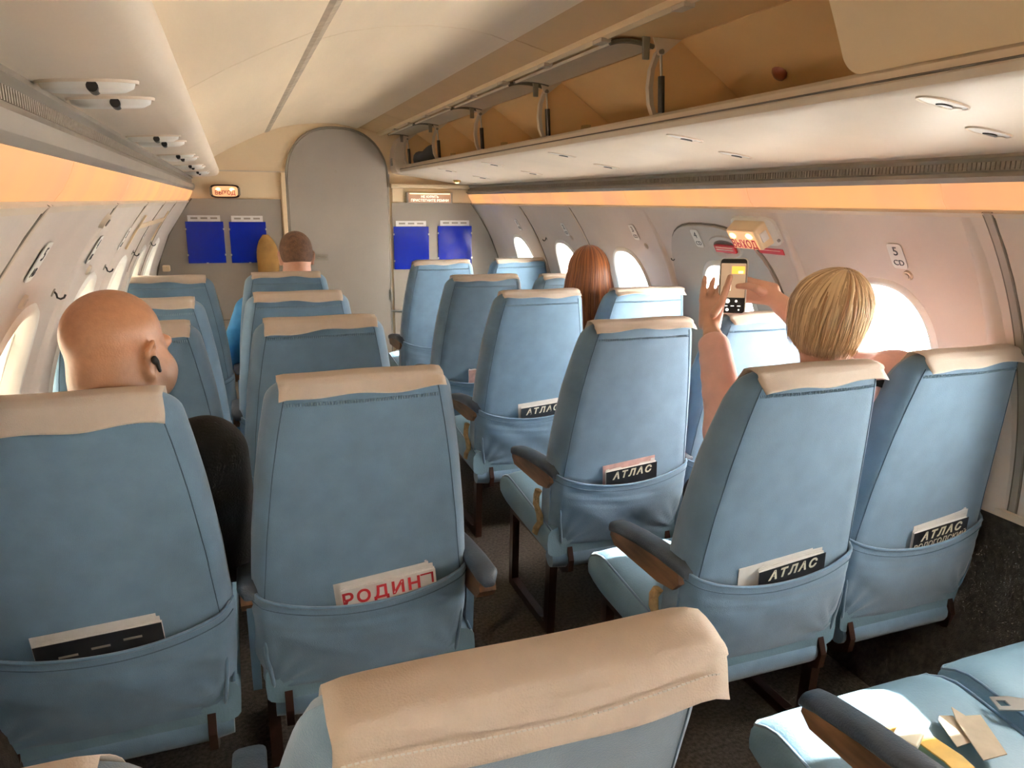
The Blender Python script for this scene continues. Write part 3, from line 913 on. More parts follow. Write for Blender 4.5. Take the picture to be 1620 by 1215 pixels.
MB().box((0.0835, 0, 0.036), (0.006, 0.034, 0.026)).build('side_label', M['paper'], t)
MB().tube([(0.118, -0.03, 0.008), (0.118, -0.03, 0.018)], 0.006, 8).build('screw', M['rail'], t)
t = link('warning_plate', None)
tag(t, 'red warning strip below the boxy exit sign', 'placard')
t.matrix_world = wall_frame(1, 2.17, phi_z(1.318), 0.001)
MB().box((0, 0, 0.001), (0.13, 0.022, 0.003)).build('plate', M['red'], t)
MB().box((0, 0.004, 0.003), (0.10, 0.002, 0.001)).build('printed_line', M['gold'], t)

# hatch handle recess with red label
t = link('hatch_handle', None)
tag(t, 'recessed hatch handle with red label on the exit hatch', 'handle')
t.matrix_world = wall_frame(1, 2.42, phi_z(1.325), 0.012)
m = MB()
m.loft([[(a*math.cos(2*PI*q/24), b_*math.sin(2*PI*q/24), h) for q in range(24)] for a, b_, h in ((0.105, 0.052, 0.0), (0.098, 0.047, 0.007), (0.085, 0.038, 0.004), (0.070, 0.028, 0.0015))], cap=False)
m.build('recess_rim', M['hatch'], t, smooth=1)
MB().disc((0, 0, 0.001), (1, 0, 0), (0, 1, 0), 0.088, 0.040, 24, 2, thick=0.001).build('recess', M['seal'], t)
MB().box((0.008, -0.004, 0.008), (0.125, 0.030, 0.010)).build('handle_bar', M['red'], t)
for q in (0.004, -0.006):
    MB().box((0.008, q, 0.0136), (0.105, 0.0035, 0.0008)).build('printed_line', M['gold'], t)

# ------------------------------------------------------------------ seats
ZT = 1.12
ZB = 0.365
def yr(z):
    u = (ZT-z)/(ZT-ZB)
    return 0.11*u + 0.012*math.sin(PI*u)
HWT = [(0.30, 0.228), (0.36, 0.236), (0.45, 0.248), (0.60, 0.255), (0.75, 0.245), (0.90, 0.228), (1.0, 0.213), (1.06, 0.202), (1.12, 0.190)]
def hw_(z):
    return float(np.interp(z, [a for a, _ in HWT], [c for _, c in HWT]))
def hr_(z):
    return hw_(z) - float(np.interp(z, [0.34, 0.7, 1.12], [0.018, 0.030, 0.036]))
def th_(z):
    return float(np.interp(z, [0.33, 0.6, 0.9, 1.05, 1.12], [0.13, 0.125, 0.112, 0.09, 0.066]))
PIV = Vector((0, 0.13, 0.36))
def rear_pt(xn, z, off=0.0):
    """xn in -1..1 over rear panel and chamfer"""
    hw, hr = hw_(z), hr_(z)
    x = xn*(hw+off)
    ax = abs(x)
    y = yr(z) - 0.010*(1-(min(ax, hr)/hr)**2) - off
    if ax > hr:
        q = (ax-hr)/(hw+off-hr)
        y += 0.040*q**1.6
    return Vector((x, y, z))

def backrest_mesh():
    N = []
    rings = []
    levels = [(ZB+0.03*(1-math.cos(a)) - 0.0, 0.02*(1-math.sin(a))) for a in (0, 0.5, 1.0, PI/2)]
    levels = [(ZB + (ZT-0.045-ZB)*k/26, 0.0) for k in range(27)]
    top = [(ZT-0.045+0.045*math.sin(a), 0.050*(1-math.cos(a))) for a in np.linspace(0.2, PI/2, 8)]
    bot = [(ZB-0.022*math.sin(a), 0.02*(1-math.cos(a))) for a in np.linspace(PI/2, 0.25, 4)]
    for z, ins in bot + levels + top:
        hw, hr, th = hw_(z)-ins, hr_(z)-ins*0.8, th_(z)
        ch = 0.040*(1-0.75*ins/0.05)
        rc = 0.035*(1-0.8*ins/0.05)
        r = []
        for k in range(15):
            x = -hr + 2*hr*k/14
            r.append((x, yr(z) - 0.010*(1-(x/hr)**2) + ins*0.4, z))
        for k in range(1, 5):
            q = k/4
            r.append((hr+(hw-hr)*q, yr(z)+ch*q**1.6+ins*0.4, z))
        yf = yr(z)+th-ins*0.4
        r.append((hw, yr(z)+ch+ins*0.4+(th-ch-ins*0.8)*0.4, z))
        for a in (0.3, 0.9, PI/2):
            r.append((hw-rc*(1-math.cos(a)), yf-rc+rc*math.sin(a), z))
        for k in range(1, 8):
            x = (hw-rc)*(1-2*k/8)
            r.append((x, yf-0.012*(1-ins/0.05)*(1-(x/hw)**2), z))
        for a in (PI/2, 0.9, 0.3):
            r.append((-hw+rc*(1-math.cos(a)), yf-rc+rc*math.sin(a), z))
        r.append((-hw, yr(z)+ch+ins*0.4+(th-ch-ins*0.8)*0.4, z))
        for k in range(4, 0, -1):
            q = k/4
            r.append((-hr-(hw-hr)*q, yr(z)+ch*q**1.6+ins*0.4, z))
        rings.append([Vector(p)-PIV for p in r])
    m = MB().loft(rings)
    me = m.mesh('backrest', M['fabric'], 1.0)
    fixn(me)
    return me
def shift(m):
    m.v = [tuple(Vector(p)-PIV) for p in m.v]
    return m
def pocket_top(xn):
    return 0.622 - 0.055*(1-xn*xn) 
def fold(xn, u):
    # gathers that fan out of the lower corners
    d = 0.0
    for sg in (-1, 1):
        r = math.hypot((xn-sg*0.95)*0.25, u*0.24)
        a = math.atan2(u*0.24, abs(xn-sg*0.95)*0.25+1e-6)
        d += 0.0036*math.sin(a*15+sg)*math.exp(-((r-0.07)/0.055)**2)
    d += 0.0016*math.sin(46*u+3*xn)*math.exp(-((u-0.78)/0.14)**2)*(1-xn**4)
    return d
def pocket_mesh():
    m = MB()
    nx, nz = 44, 26
    out, inn = [], []
    for j in range(nz+1):
        a, c = [], []
        for i in range(nx+1):
            xn = -1+2*i/nx
            zt = pocket_top(xn)
            z = 0.352 + (zt-0.352)*j/nz
            u = j/nz
            off = 0.005 + 0.017*min(1, u*1.8)**0.8*(1-xn**4) + 0.0018*math.sin(9*xn+11*u)*math.sin(PI*u) + fold(xn, u)
            a.append(rear_pt(xn, z, off))
            c.append(rear_pt(xn, z, max(0.0015, off-0.003)))
        out.append(a)
        inn.append(c)
    m.loft(out, cap=False, ringclosed=False)
    m.loft(inn, cap=False, ringclosed=False)
    m.loft([out[-1], inn[-1]], cap=False, ringclosed=False)
    me = shift(m).mesh('back_pocket', M['fabric'], 1.2)
    return me
def hem_mesh():
    m = MB()
    pts = []
    for i in range(41):
        xn = -0.97+1.94*i/40
        z = pocket_top(xn)
        pts.append(rear_pt(xn, z-0.003, 0.0205*(1-xn**4)+0.001))
    m.tube(pts, 0.0042, 8)
    return shift(m).mesh('pocket_hem', M['fabric_side'], 2)
def hemline_mesh():
    m = MB()
    pts = []
    for i in range(41):
        xn = -0.97+1.94*i/40
        z = pocket_top(xn)-0.022
        pts.append(rear_pt(xn, z, 0.0055+0.0178*(1-xn**4)))
    m.tube(pts, 0.0011, 5)
    return shift(m).mesh('pocket_seam', M['seam'], 2)
def seam_mesh(s):
    m = MB()
    pts = []
    for k in range(25):
        z = 0.60 + (1.09-0.60)*k/24
        pts.append((s*hr_(z), yr(z)-0.0002, z))
    m.tube(pts, 0.0013, 5)
    return shift(m).mesh('edge_seam', M['seam'], 2)
def slit_mesh(s):
    m = MB()
    pts = []
    for k in range(12):
        z = 0.362 + 0.13*k/11
        pts.append(rear_pt(s*0.90, z, 0.0085))
    m.tube(pts, [0.002]+[0.0055]*10+[0.002], 6)
    return shift(m).mesh('side_fold', M['fabric_side'], 2)
def stitch_mesh():
    m = MB()
    for k in range(56):
        x = -0.160 + 0.32*k/55
        z = 1.070
        h = hr_(z)
        y = yr(z) - 0.010*(1-(x/h)**2)
        m.tube([(x, y-0.0008, z-0.0035), (x, y-0.0022, z), (x, y-0.0008, z+0.0035)], 0.0013, 4)
    return shift(m).mesh('stitching', M['stitch'], 2)

def cushion_mesh(x0, x1):
    rings = []
    n = 20
    hx = (x1-x0)/2
    cx = (x0+x1)/2
    for k in range(15):
        a = k/14
        y = 0.10 + 0.48*a
        ztop = 0.425 + 0.050*a
        zbot = 0.315 + 0.02*a
        ins = 0.0
        if a > 0.82:
            q = (a-0.82)/0.18
            ztop -= 0.035*q*q
            zbot += 0.030*q*q
        r = []
        zc, zh = (ztop+zbot)/2, (ztop-zbot)/2
        for j in range(24):
            c_, s_ = math.cos(2*PI*j/24), math.sin(2*PI*j/24)
            r.append((cx + hx*sgnpow(c_, 0.28), y, zc + zh*sgnpow(s_, 0.38) + (0.008*(1-(c_)**2) if s_ > 0 else 0)))
        rings.append(r)
    m = MB().loft(rings)
    me = m.mesh('cushion', M['leather'], 1.0)
    fixn(me)
    return me
def piping_mesh(x0, x1):
    m = MB()
    ztop = lambda a: 0.425 + 0.050*a - (0.035*((a-0.82)/0.18)**2 if a > 0.82 else 0)
    pts = [(x0+0.012, 0.10+0.48*a, ztop(a)-0.006) for a in np.linspace(0, 1, 16)]
    pts += [(x, 0.582, ztop(1.0)-0.002) for x in np.linspace(x0+0.02, x1-0.02, 12)]
    pts += [(x1-0.012, 0.10+0.48*a, ztop(a)-0.006) for a in np.linspace(1, 0, 16)]
    m.tube(pts, 0.0035, 6)
    return m.mesh('piping', M['fabric_side'], 2)
def roll_mesh(x0, x1):
    pts = [(x, 0.128, 0.303) for x in np.linspace(x0+0.02, x1-0.02, 10)]
    m = MB().tube(pts, [0.030]+[0.037]*8+[0.030], 14)
    return m.mesh('cushion_roll', M['fabric_side'], 0.9)
def arm_meshes(x, oy=0.0):
    # rounded padded top on a wood side panel
    path = [(0.095, 0.622), (0.115, 0.636), (0.20, 0.634), (0.32, 0.622), (0.42, 0.606), (0.455, 0.596), (0.470, 0.580)]
    rings = []
    for k, (y, z) in enumerate(path):
        sc = 0.55 if k in (0, len(path)-1) else 1.0
        hwid, hh = 0.027*sc + 0.0, 0.017*sc
        rings.append([(x+hwid*sgnpow(math.cos(2*PI*j/16), 0.6), y, z-0.012+hh*sgnpow(math.sin(2*PI*j/16), 0.7)) for j in range(16)])
    rings = [[(px, py+oy, pz) for px, py, pz in r] for r in rings]
    pad = MB().loft(rings).mesh('armrest', M['pad'], 1.0)
    fixn(pad)
    low = [(yy+oy, zz) for yy, zz in [(0.112, 0.615), (0.45, 0.588), (0.455, 0.560), (0.43, 0.540), (0.20, 0.545), (0.13, 0.558), (0.105, 0.585)]]
    m = MB().loft([[(x-0.021, y, z) for y, z in low], [(x+0.021, y, z) for y, z in low]])
    pan = m.mesh('arm_panel', M['wood'])
    fixn(pan)
    m = MB().loft([[(x-0.010, y, z) for y, z in ((0.12, 0.57), (0.185, 0.56), (0.20, 0.34), (0.14, 0.34))], [(x+0.010, y, z) for y, z in ((0.12, 0.57), (0.185, 0.56), (0.20, 0.34), (0.14, 0.34))]])
    sup = m.mesh('arm_support', M['fabric_side'])
    fixn(sup)
    return pad, pan, sup
def leg_mesh(x):
    m = MB()
    t = 0.014
    def bar(a, c, w):
        a, c = Vector((0, *a)), Vector((0, *c))
        d = (c-a).normalized()
        nrm = Vector((0, -d.z, d.y))*w
        m.loft([[(x+sx*t, (a+nrm*q).y, (a+nrm*q).z) for sx, q in ((-1, -1), (1, -1), (1, 1), (-1, 1))], [(x+sx*t, (c+nrm*q).y, (c+nrm*q).z) for sx, q in ((-1, -1), (1, -1), (1, 1), (-1, 1))]])
    bar((0.165, 0.0), (0.150, 0.340), 0.018)
    bar((0.520, 0.0), (0.515, 0.335), 0.016)
    bar((0.155, 0.016), (0.530, 0.016), 0.016)
    bar((0.140, 0.325), (0.530, 0.325), 0.016)
    bar((0.19, 0.03), (0.24, 0.016), 0.010)
    me = m.mesh('leg_frame', M['brown'])
    fixn(me)
    return me
def bracket_mesh(x):
    m = MB().loft([[(x-0.009, y, z) for y, z in ((0.120, 0.385), (0.19, 0.40), (0.205, 0.25), (0.14, 0.235), (0.088, 0.262), (0.082, 0.305), (0.098, 0.345))], [(x+0.009, y, z) for y, z in ((0.120, 0.385), (0.19, 0.40), (0.205, 0.25), (0.14, 0.235), (0.088, 0.262), (0.082, 0.305), (0.098, 0.345))]])
    me = m.mesh('bracket', M['brown'])
    fixn(me)
    return me
ME = dict(back=backrest_mesh(), pocket=pocket_mesh(), hem=hem_mesh(), hemline=hemline_mesh(), stitch=stitch_mesh(),
          seam={s: seam_mesh(s) for s in (-1, 1)}, slit={s: slit_mesh(s) for s in (-1, 1)}, br={s: bracket_mesh(s*0.19) for s in (-1, 1)})
VAR = {}
for kind, a in (('B', 1), ('C', -1), ('A', 0), ('D', 0)):
    if kind == 'B':
        x0, x1 = -0.240, 0.272
    elif kind == 'C':
        x0, x1 = -0.272, 0.236
    elif kind == 'A':
        x0, x1 = -0.240, 0.255
    else:
        x0, x1 = -0.228, 0.240
    VAR[kind] = dict(cush=cushion_mesh(x0, x1), pip=piping_mesh(x0, x1), roll=roll_mesh(x0, x1),
                     arms=[arm_meshes(a*0.268 if kind == 'B' else a*0.248, -0.12 if kind == 'B' else 0.0), arm_meshes(-a*0.258)] if a else [],
                     legs=[leg_mesh(a*0.232), leg_mesh(-a*0.225)] if a else [leg_mesh(0.22 if kind == 'D' else -0.22)])
ROWW = ['first', 'second', 'third', 'fourth', 'fifth', 'sixth']
SIDEW = {'A': 'left window', 'B': 'left aisle', 'C': 'right aisle', 'D': 'right window'}
EXTRA = {'A4': 'under the bald man', 'B1': 'under the blue shirt', 'C5': 'under the blonde woman',
         'D3': 'beside auburn hair', 'B5': 'nearest the viewer', 'C6': 'nearly all cushion'}
SEATS = {}
def seat(key, x, y, lean=0.0, dz=0.0):
    kind, row = key[0], int(key[1])
    lab = 'blue %s seat in the %s row from the bulkhead' % (SIDEW[kind], ROWW[row-1])
    if key in EXTRA:
        lab += ', ' + EXTRA[key]
    t = thing('passenger_seat', lab, 'seat', (x, y, dz), group='blue cabin seats')
    v = VAR[kind]
    bk = link('backrest', ME['back'], t)
    bk.location = PIV
    bk.rotation_euler = (lean, 0, 0)
    link('back_pocket', ME['pocket'], bk)
    link('pocket_hem', ME['hem'], bk)
    link('pocket_seam', ME['hemline'], bk)
    link('stitching', ME['stitch'], bk)
    for s in (-1, 1):
        link('edge_seam', ME['seam'][s], bk)
        link('side_fold', ME['slit'][s], bk)
        link('bracket', ME['br'][s], t)
    c = link('cushion', v['cush'], t)
    link('piping', v['pip'], c)
    link('cushion_roll', v['roll'], t)
    for pad, pan, sup in (v['arms'][:1] if key in ('C5', 'C6') else v['arms']):
        p = link('armrest', pad, t)
        link('arm_panel', pan, p)
        link('arm_support', sup, p)
    for l in v['legs']:
        link('leg_frame', l, t)
    SEATS[key] = (t, x, y, lean, dz)
    return t

def cover(key, hang=0.045, wl=-0.176, wr=0.176, seed=0, flutter=0.012, tilt=0.0):
    """disposable cloth over the headrest"""
    t, x, y, lean, dz = SEATS[key]
    rnd = random.Random(seed+11)
    ph = [rnd.uniform(0, 6.28) for _ in range(4)]
    path = []
    for k in range(7):
        q = k/6
        path.append(('r', q))
    m = MB()
    nx = 22
    rows = []
    tot = 22
    for j in range(tot+1):
        rowp = []
        for i in range(nx+1):
            xn = i/nx
            xx = wl + (wr-wl)*xn
            hz = hang*(1 + tilt*(xn-0.5)) + 0.004*math.sin(5*xn+ph[0]) + 0.003*math.sin(13*xn+ph[1])
            e = max(0, abs(xx)-0.150)
            drop = 6.0*e*e
            zt = ZT + 0.005 - drop
            ytop = 0.006
            if j <= 8:
                u = j/8
                z = zt - hz + (hz-0.011)*u
                fl = flutter*(1-u)**1.2*(0.55+0.45*math.sin(4*xn+ph[2])) + 0.007*(1-u)*abs(2*xn-1)**3
                yy = yr(z)*0.6 - 0.010*(1-(min(abs(xx), 0.17)/0.18)**2) - 0.003 - fl + 0.010*u
            elif j <= 12:
                a = (j-8)/4*PI/2
                yy = ytop + 0.012 - 0.013*math.cos(a)
                z = zt - 0.011 + 0.011*math.sin(a) + 0.001*math.sin(9*xn+ph[3])
            elif j <= 15:
                u = (j-12)/3
                yy = ytop + 0.012 + 0.040*u
                z = zt + 0.003*math.sin(PI*u) + 0.001*math.sin(9*xn+ph[3])
            else:
                u = (j-15)/7
                z = zt - 0.012 - 0.15*u**1.2
                yy = yr(z) + th_(min(z, 1.1)) + 0.004 - 0.010*(1-u)**3
            rowp.append(Vector((xx + 0.0012*math.sin(0.5*j+ph[1]), yy, z)) - PIV)
        rows.append(rowp)
    m.loft(rows, cap=False, ringclosed=False)
    lab = 'off white paper headrest cloth on the %s seat of the %s row' % (SIDEW[key[0]], ROWW[int(key[1])-1])
    o = m.build('headrest_cover', M['cloth'], None, smooth=1.4)
    tag(o, lab, 'headrest cover', 'headrest cloths')
    o.matrix_world = Matrix.Translation(Vector((x, y, dz))+PIV) @ Matrix.Rotation(lean, 4, 'X')
    s = o.modifiers.new('thickness', 'SOLIDIFY')
    s.thickness = 0.0012
    s.offset = 1
    return o

LAY = dict(A1=(-1.022, 3.77), A2=(-1.035, 2.90), A3=(-1.028, 2.32), A4=(-1.032, 1.475), B1=(-0.483, 3.84), B2=(-0.494, 2.98), B3=(-0.483, 2.29), B4=(-0.483, 1.50),
           C1=(0.490, 4.44), C2=(0.440, 3.46), C3=(0.458, 2.78), C4=(0.462, 1.965), C5=(0.497, 1.255), C6=(0.480, 0.465),
           D1=(1.020, 4.48), D2=(0.900, 3.42), D3=(0.942, 2.75), D4=(0.952, 1.98), D5=(1.008, 1.285), D6=(0.970, 0.475))
for k, (x, y) in LAY.items():
    seat(k, x, y, math.radians(24) if k in ('C6', 'D6') else 0.0)
LEAN5 = math.radians(15.5)
seat('B5', -0.496, 0.662, 0.225)
seat('A5', -1.010, 0.660, 0.25)
cover('A1', 0.028, -0.168, 0.168, 1)
cover('A2', 0.034, -0.17, 0.168, 2)
cover('A3', 0.042, -0.17, 0.172, 3, 0.016)
cover('A4', 0.058, -0.176, 0.170, 4, 0.012)
cover('B1', 0.022, -0.165, 0.165, 5, 0.010)
cover('B2', 0.032, -0.168, 0.168, 6, 0.016)
cover('B3', 0.036, -0.168, 0.170, 7, 0.018, -0.2)
cover('B4', 0.036, -0.172, 0.172, 8, 0.020, -0.5)
cover('B5', 0.052, -0.178, 0.190, 9, 0.010)
cover('A5', 0.060, -0.17, 0.176, 10, 0.010)
cover('C1', 0.022, -0.19, 0.170, 11, 0.006)
cover('C2', 0.022, -0.172, 0.170, 12, 0.008)
cover('C3', 0.024, -0.175, 0.170, 13, 0.008)
cover('C4', 0.026, -0.175, 0.176, 14, 0.012)
cover('C5', 0.036, -0.172, 0.184, 15, 0.016, -0.3)
cover('C6', 0.036, -0.172, 0.176, 16)
cover('D1', 0.022, -0.172, 0.174, 17)
cover('D2', 0.022, -0.172, 0.174, 18)
cover('D3', 0.024, -0.165, 0.176, 19)
cover('D4', 0.024, -0.165, 0.172, 20)
cover('D5', 0.036, -0.165, 0.180, 21)
cover('D6', 0.036, -0.165, 0.180, 22)
# stitched seam and folded patch on the nearest headrest cloth
o5 = [o for o in bpy.data.objects if o.name.startswith('headrest_cover') and 'left aisle seat of the fifth' in o['label']][0]
m = MB()
for k in range(70):
    xx = -0.175 + 0.35*k/69
    z = 1.100 - 6.0*max(0, abs(xx)-0.150)**2 + 0.002*math.sin(k*0.11)
    yy = yr(z)*0.6 - 0.010*(1-(min(abs(xx), 0.17)/0.18)**2) - 0.0065
    m.tube([Vector((xx-0.0018, yy, z))-PIV, Vector((xx+0.0018, yy, z))-PIV], 0.0010, 4)
m.build('stitched_line', M['plac'], o5)

# torn foam at the seat side of aisle seats on the right
for k in ('C3', 'C4', 'C5'):
    t, x, y, _, _ = SEATS[k]
    m = MB()
    rings = []
    for q in range(7):
        zz = 0.53 - 0.028*q
        rings.append([(-0.272 + 0.010*math.cos(2*PI*j/8)*(1+0.4*math.sin(q*2.1+j)), 0.19+0.02*math.sin(q*1.3) + 0.018*math.sin(2*PI*j/8), zz) for j in range(8)])
    m.loft(rings)
    o = m.build('torn_foam', M['foam'], t, smooth=1.2)
    o['label'] = 'ragged yellow foam showing at the torn seat side'
t, x, y, _, _ = SEATS['D5']
m = MB()
rings = []
for q in range(7):
    rings.append([(0.225 + 0.035*math.cos(2*PI*j/8)*(1-0.1*q)+0.006*q, 0.10 + 0.012*math.sin(2*PI*j/8)+0.006*math.sin(q*2.0), 0.30-0.026*q + 0.006*math.sin(j*2.3)) for j in range(8)])
m.loft(rings)
m.build('torn_foam', M['foam'], t, smooth=1.2)['label'] = 'torn foam scrap hanging under the seat'

# ------------------------------------------------------------------ magazines in pockets
def booklet(key, x, top, w, tilt, mt, label, body=None, ink=None, size=0.03, y_off=0.010, thick=0.008, name='magazine', height=0.110, group='magazines in seat pockets', dark_band=False):
    t0, sx, sy, lean, dz = SEATS[key]
    t = thing(name, label, 'magazine', (0, 0, 0), group=group)
    slope = -math.atan2(yr(0.5)-yr(0.75), 0.25)
    pt = Vector((sx+x, sy+yr(top)-y_off, top))
    t.matrix_world = Matrix.Translation(pt) @ Matrix.Rotation(slope*-1 if False else math.atan2(yr(0.5)-yr(0.75), 0.25), 4, 'X') @ Matrix.Rotation(tilt, 4, 'Y')
    # local: top edge at z=0, hanging to -height, cover faces -y
    MB().box((0, 0, -height/2), (w-0.004, thick*0.8, height-0.003)).build('pages', M['paper'], t)
    for k in range(2):
        hx = (w-0.006)/2
        m = MB().loft([[(hx*q, thick*(0.15+0.45*k)+0.004*(1-q*q), -0.05), (hx*q, thick*(0.15+0.45*k)+0.004*(1-q*q)+0.0008, -0.05), (hx*q, thick*(0.25+0.5*k)+0.007*(1-q*q)+0.0008, 0.003+0.003*k*q+0.004*k), (hx*q, thick*(0.25+0.5*k)+0.007*(1-q*q), 0.003+0.003*k*q+0.004*k)] for q in np.linspace(-1, 1, 9)])
        m.build('loose_page', M['paper'], t)
    MB().box((0, -thick/2, -height/2), (w, 0.0012, height)).build('front_cover', mt, t)
    MB().box((0, thick/2, -height/2), (w, 0.0012, height)).build('back_cover', M['paper'], t)
    if body:
        text('lettering', body, size, ink, frame_m((-0.018 if ink is M['red'] else 0.0, -thick/2-0.0012, -size*0.62), (1, 0, 0), (0, 0, 1)), t, shear=0.25 if body.startswith('АТЛАС') else 0, bold=0.0012, spacing=1.35 if body.startswith('АТЛАС') else 1.2)
    return t
AT = 'АТЛАС'
booklet('B4', 0.048, 0.616, 0.225, -0.10, M['paper'], 'white magazine with red letters in the pocket of the left aisle seat, fourth row', 'РОДИН', M['red'], 0.046, 0.019)
booklet('B4', 0.034, 0.630, 0.225, -0.10, M['paper'], 'plain white booklet behind the red lettered magazine', y_off=0.008, thick=0.005, name='booklet')
booklet('A4', -0.002, 0.612, 0.235, -0.05, M['magblack'], 'black magazine in the pocket behind the bald man', None, None, 0.02, 0.018)
booklet('A4', -0.010, 0.630, 0.230, -0.05, M['paper'], 'white booklet behind the black magazine in the pocket behind the bald man', y_off=0.008, name='booklet', thick=0.005)
booklet('C5', 0.030, 0.616, 0.200, -0.12, M['magblack'], 'black atlas magazine in the pocket behind the blonde woman', AT, M['gold'], 0.034, 0.020)
booklet('C5', -0.012, 0.628, 0.220, -0.10, M['paper'], 'white booklet behind the atlas magazine behind the blonde woman', y_off=0.008, name='booklet', thick=0.005)
booklet('D5', 0.055, 0.622, 0.195, -0.12, M['magblack'], 'black atlas magazine in the right window seat pocket, fifth row', AT, M['gold'], 0.034, 0.019)
text('lettering', 'ВОЛОГОДСКИЙ', 0.024, M['gold'], frame_m((0, -0.0054, -0.050), (1, 0, 0), (0, 0, 1)), [o for o in bpy.data.objects if o.get('label') == 'black atlas magazine in the right window seat pocket, fifth row'][0], shear=0.1, spacing=1.0)
booklet('D5', 0.060, 0.640, 0.195, -0.14, M['paper'], 'white booklet behind the atlas magazine in the right window seat pocket, fifth row', y_off=0.008, name='booklet', thick=0.005)
booklet('C4', 0.010, 0.625, 0.190, -0.10, M['magblack'], 'black atlas magazine in the right aisle seat pocket, fourth row', AT, M['gold'], 0.034, 0.019)
booklet('C4', 0.004, 0.645, 0.195, -0.10, M['magpink'], 'pinkish booklet behind the atlas magazine, right aisle seat, fourth row', y_off=0.008, name='booklet', thick=0.005)
booklet('C3', 0.030, 0.622, 0.195, -0.08, M['magblack'], 'black atlas magazine in the right aisle seat pocket, third row', AT, M['gold'], 0.036, 0.019)
booklet('C3', 0.022, 0.640, 0.200, -0.08, M['paper'], 'white booklet behind the atlas magazine, right aisle seat, third row', y_off=0.008, name='booklet', thick=0.005)
booklet('C2', 0.020, 0.642, 0.190, -0.04, M['magpink'], 'pinkish magazine in the right aisle seat pocket, second row', None, None, 0.03, 0.016)
booklet('C1', 0.02, 0.630, 0.150, 0.03, M['paper'], 'white leaflet in the right aisle seat pocket, front row', None, None, 0.03, 0.014, name='leaflet')
# red bracket printed on the white magazine
wm = [o for o in bpy.data.objects if o.get('label', '').startswith('white magazine with red letters')][0]
MB().box((0.104, -0.0052, -0.022), (0.005, 0.0006, 0.030)).build('printed_bracket', M['red'], wm)
MB().box((0.090, -0.0052, -0.009), (0.030, 0.0006, 0.004)).build('printed_bracket', M['red'], wm)
bm_ = [o for o in bpy.data.objects if o.get('label') == 'black magazine in the pocket behind the bald man'][0]
for k in range(3):
    MB().box((-0.06+0.06*k, -0.0052, -0.035+0.006*k), (0.035, 0.0006, 0.005)).build('printed_line', M['rail'], bm_)

# ------------------------------------------------------------------ things on the empty near right seat
m = MB()
pts = [(0.30, 0.80, 0.470), (0.36, 0.86, 0.476), (0.42, 0.885, 0.480), (0.46, 0.86, 0.479), (0.47, 0.80, 0.476), (0.46, 0.70, 0.470)]
rings = []
for i, p in enumerate(pts):
    p = Vector(p)
    d = (Vector(pts[min(i+1, 5)])-Vector(pts[max(i-1, 0)]))
    d.z = 0
    d.normalize()
    nrm = Vector((-d.y, d.x, 0))*0.022
    rings.append([p-nrm, p+nrm, p+nrm+Vector((0, 0, 0.003)), p-nrm+Vector((0, 0, 0.003))])
t = thing('seat_belt', 'yellow seat belt strap lying on the empty near right cushion', 'seat belt')
m.loft(rings)
m.build('strap', M['yellow'], t, smooth=1)
bevel(MB().box((0.425, 0.862, 0.492), (0.060, 0.045, 0.014), Matrix.Rotation(0.5, 3, 'Z')).build('buckle', M['gold'], t), 0.004)
def crumple(name, pts, z, mt, label, cat):
    m = MB()
    top = [(x, y, z+dz) for x, y, dz in pts]
    n = len(top)
    cx, cy_ = sum(p[0] for p in top)/n, sum(p[1] for p in top)/n
    m.add(top + [(x, y, zz-0.002) for x, y, zz in top], [tuple(range(n)), tuple(range(2*n-1, n-1, -1))] + [(k, n+k, n+(k+1) % n, (k+1) % n) for k in range(n)])
    return tag(m.build(name, mt), label, cat)
crumple('ticket', [(0.515, 0.775, 0.002), (0.570, 0.770, 0.004), (0.618, 0.862, 0.008), (0.590, 0.872, 0.006), (0.582, 0.898, 0.010), (0.560, 0.868, 0.006)], 0.480, M['ticket'], 'beige paper ticket folded on the empty near right cushion', 'ticket')
crumple('boarding_stub', [(0.505, 0.82, 0.001), (0.545, 0.82, 0.002), (0.572, 0.885, 0.004), (0.548, 0.896, 0.003), (0.532, 0.884, 0.005)], 0.477, M['ticket'], 'torn beige ticket stub beside the folded ticket', 'ticket')
t = thing('belt_buckle', 'flat metal seat belt tongue on the near right cushion by the frame edge', 'buckle', (0.72, 0.865, 0.484), -0.35)
m = MB()
out = [(-0.045, -0.020), (-0.040, 0.020), (0.0, 0.022), (0.030, 0.014), (0.06, 0.014), (0.06, -0.014), (0.030, -0.014), (0.0, -0.022)]
hole = [(-0.034, -0.009), (-0.034, 0.009), (-0.016, 0.009), (-0.014, 0.009), (-0.014, 0.0), (-0.014, -0.009), (-0.016, -0.009), (-0.03, -0.009)]
a = [(x, y, 0.0) for x, y in out]
h = [(x, y, 0.0) for x, y in hole]
m.loft([a, h, [(x, y, 0.003) for x, y in hole], [(x, y, 0.003) for x, y in out]], closed=True)
m.build('tongue', M['steel'], t)
MB().box((0.085, 0, 0.003), (0.07, 0.040, 0.003)).build('strap', M['yellow'], t)

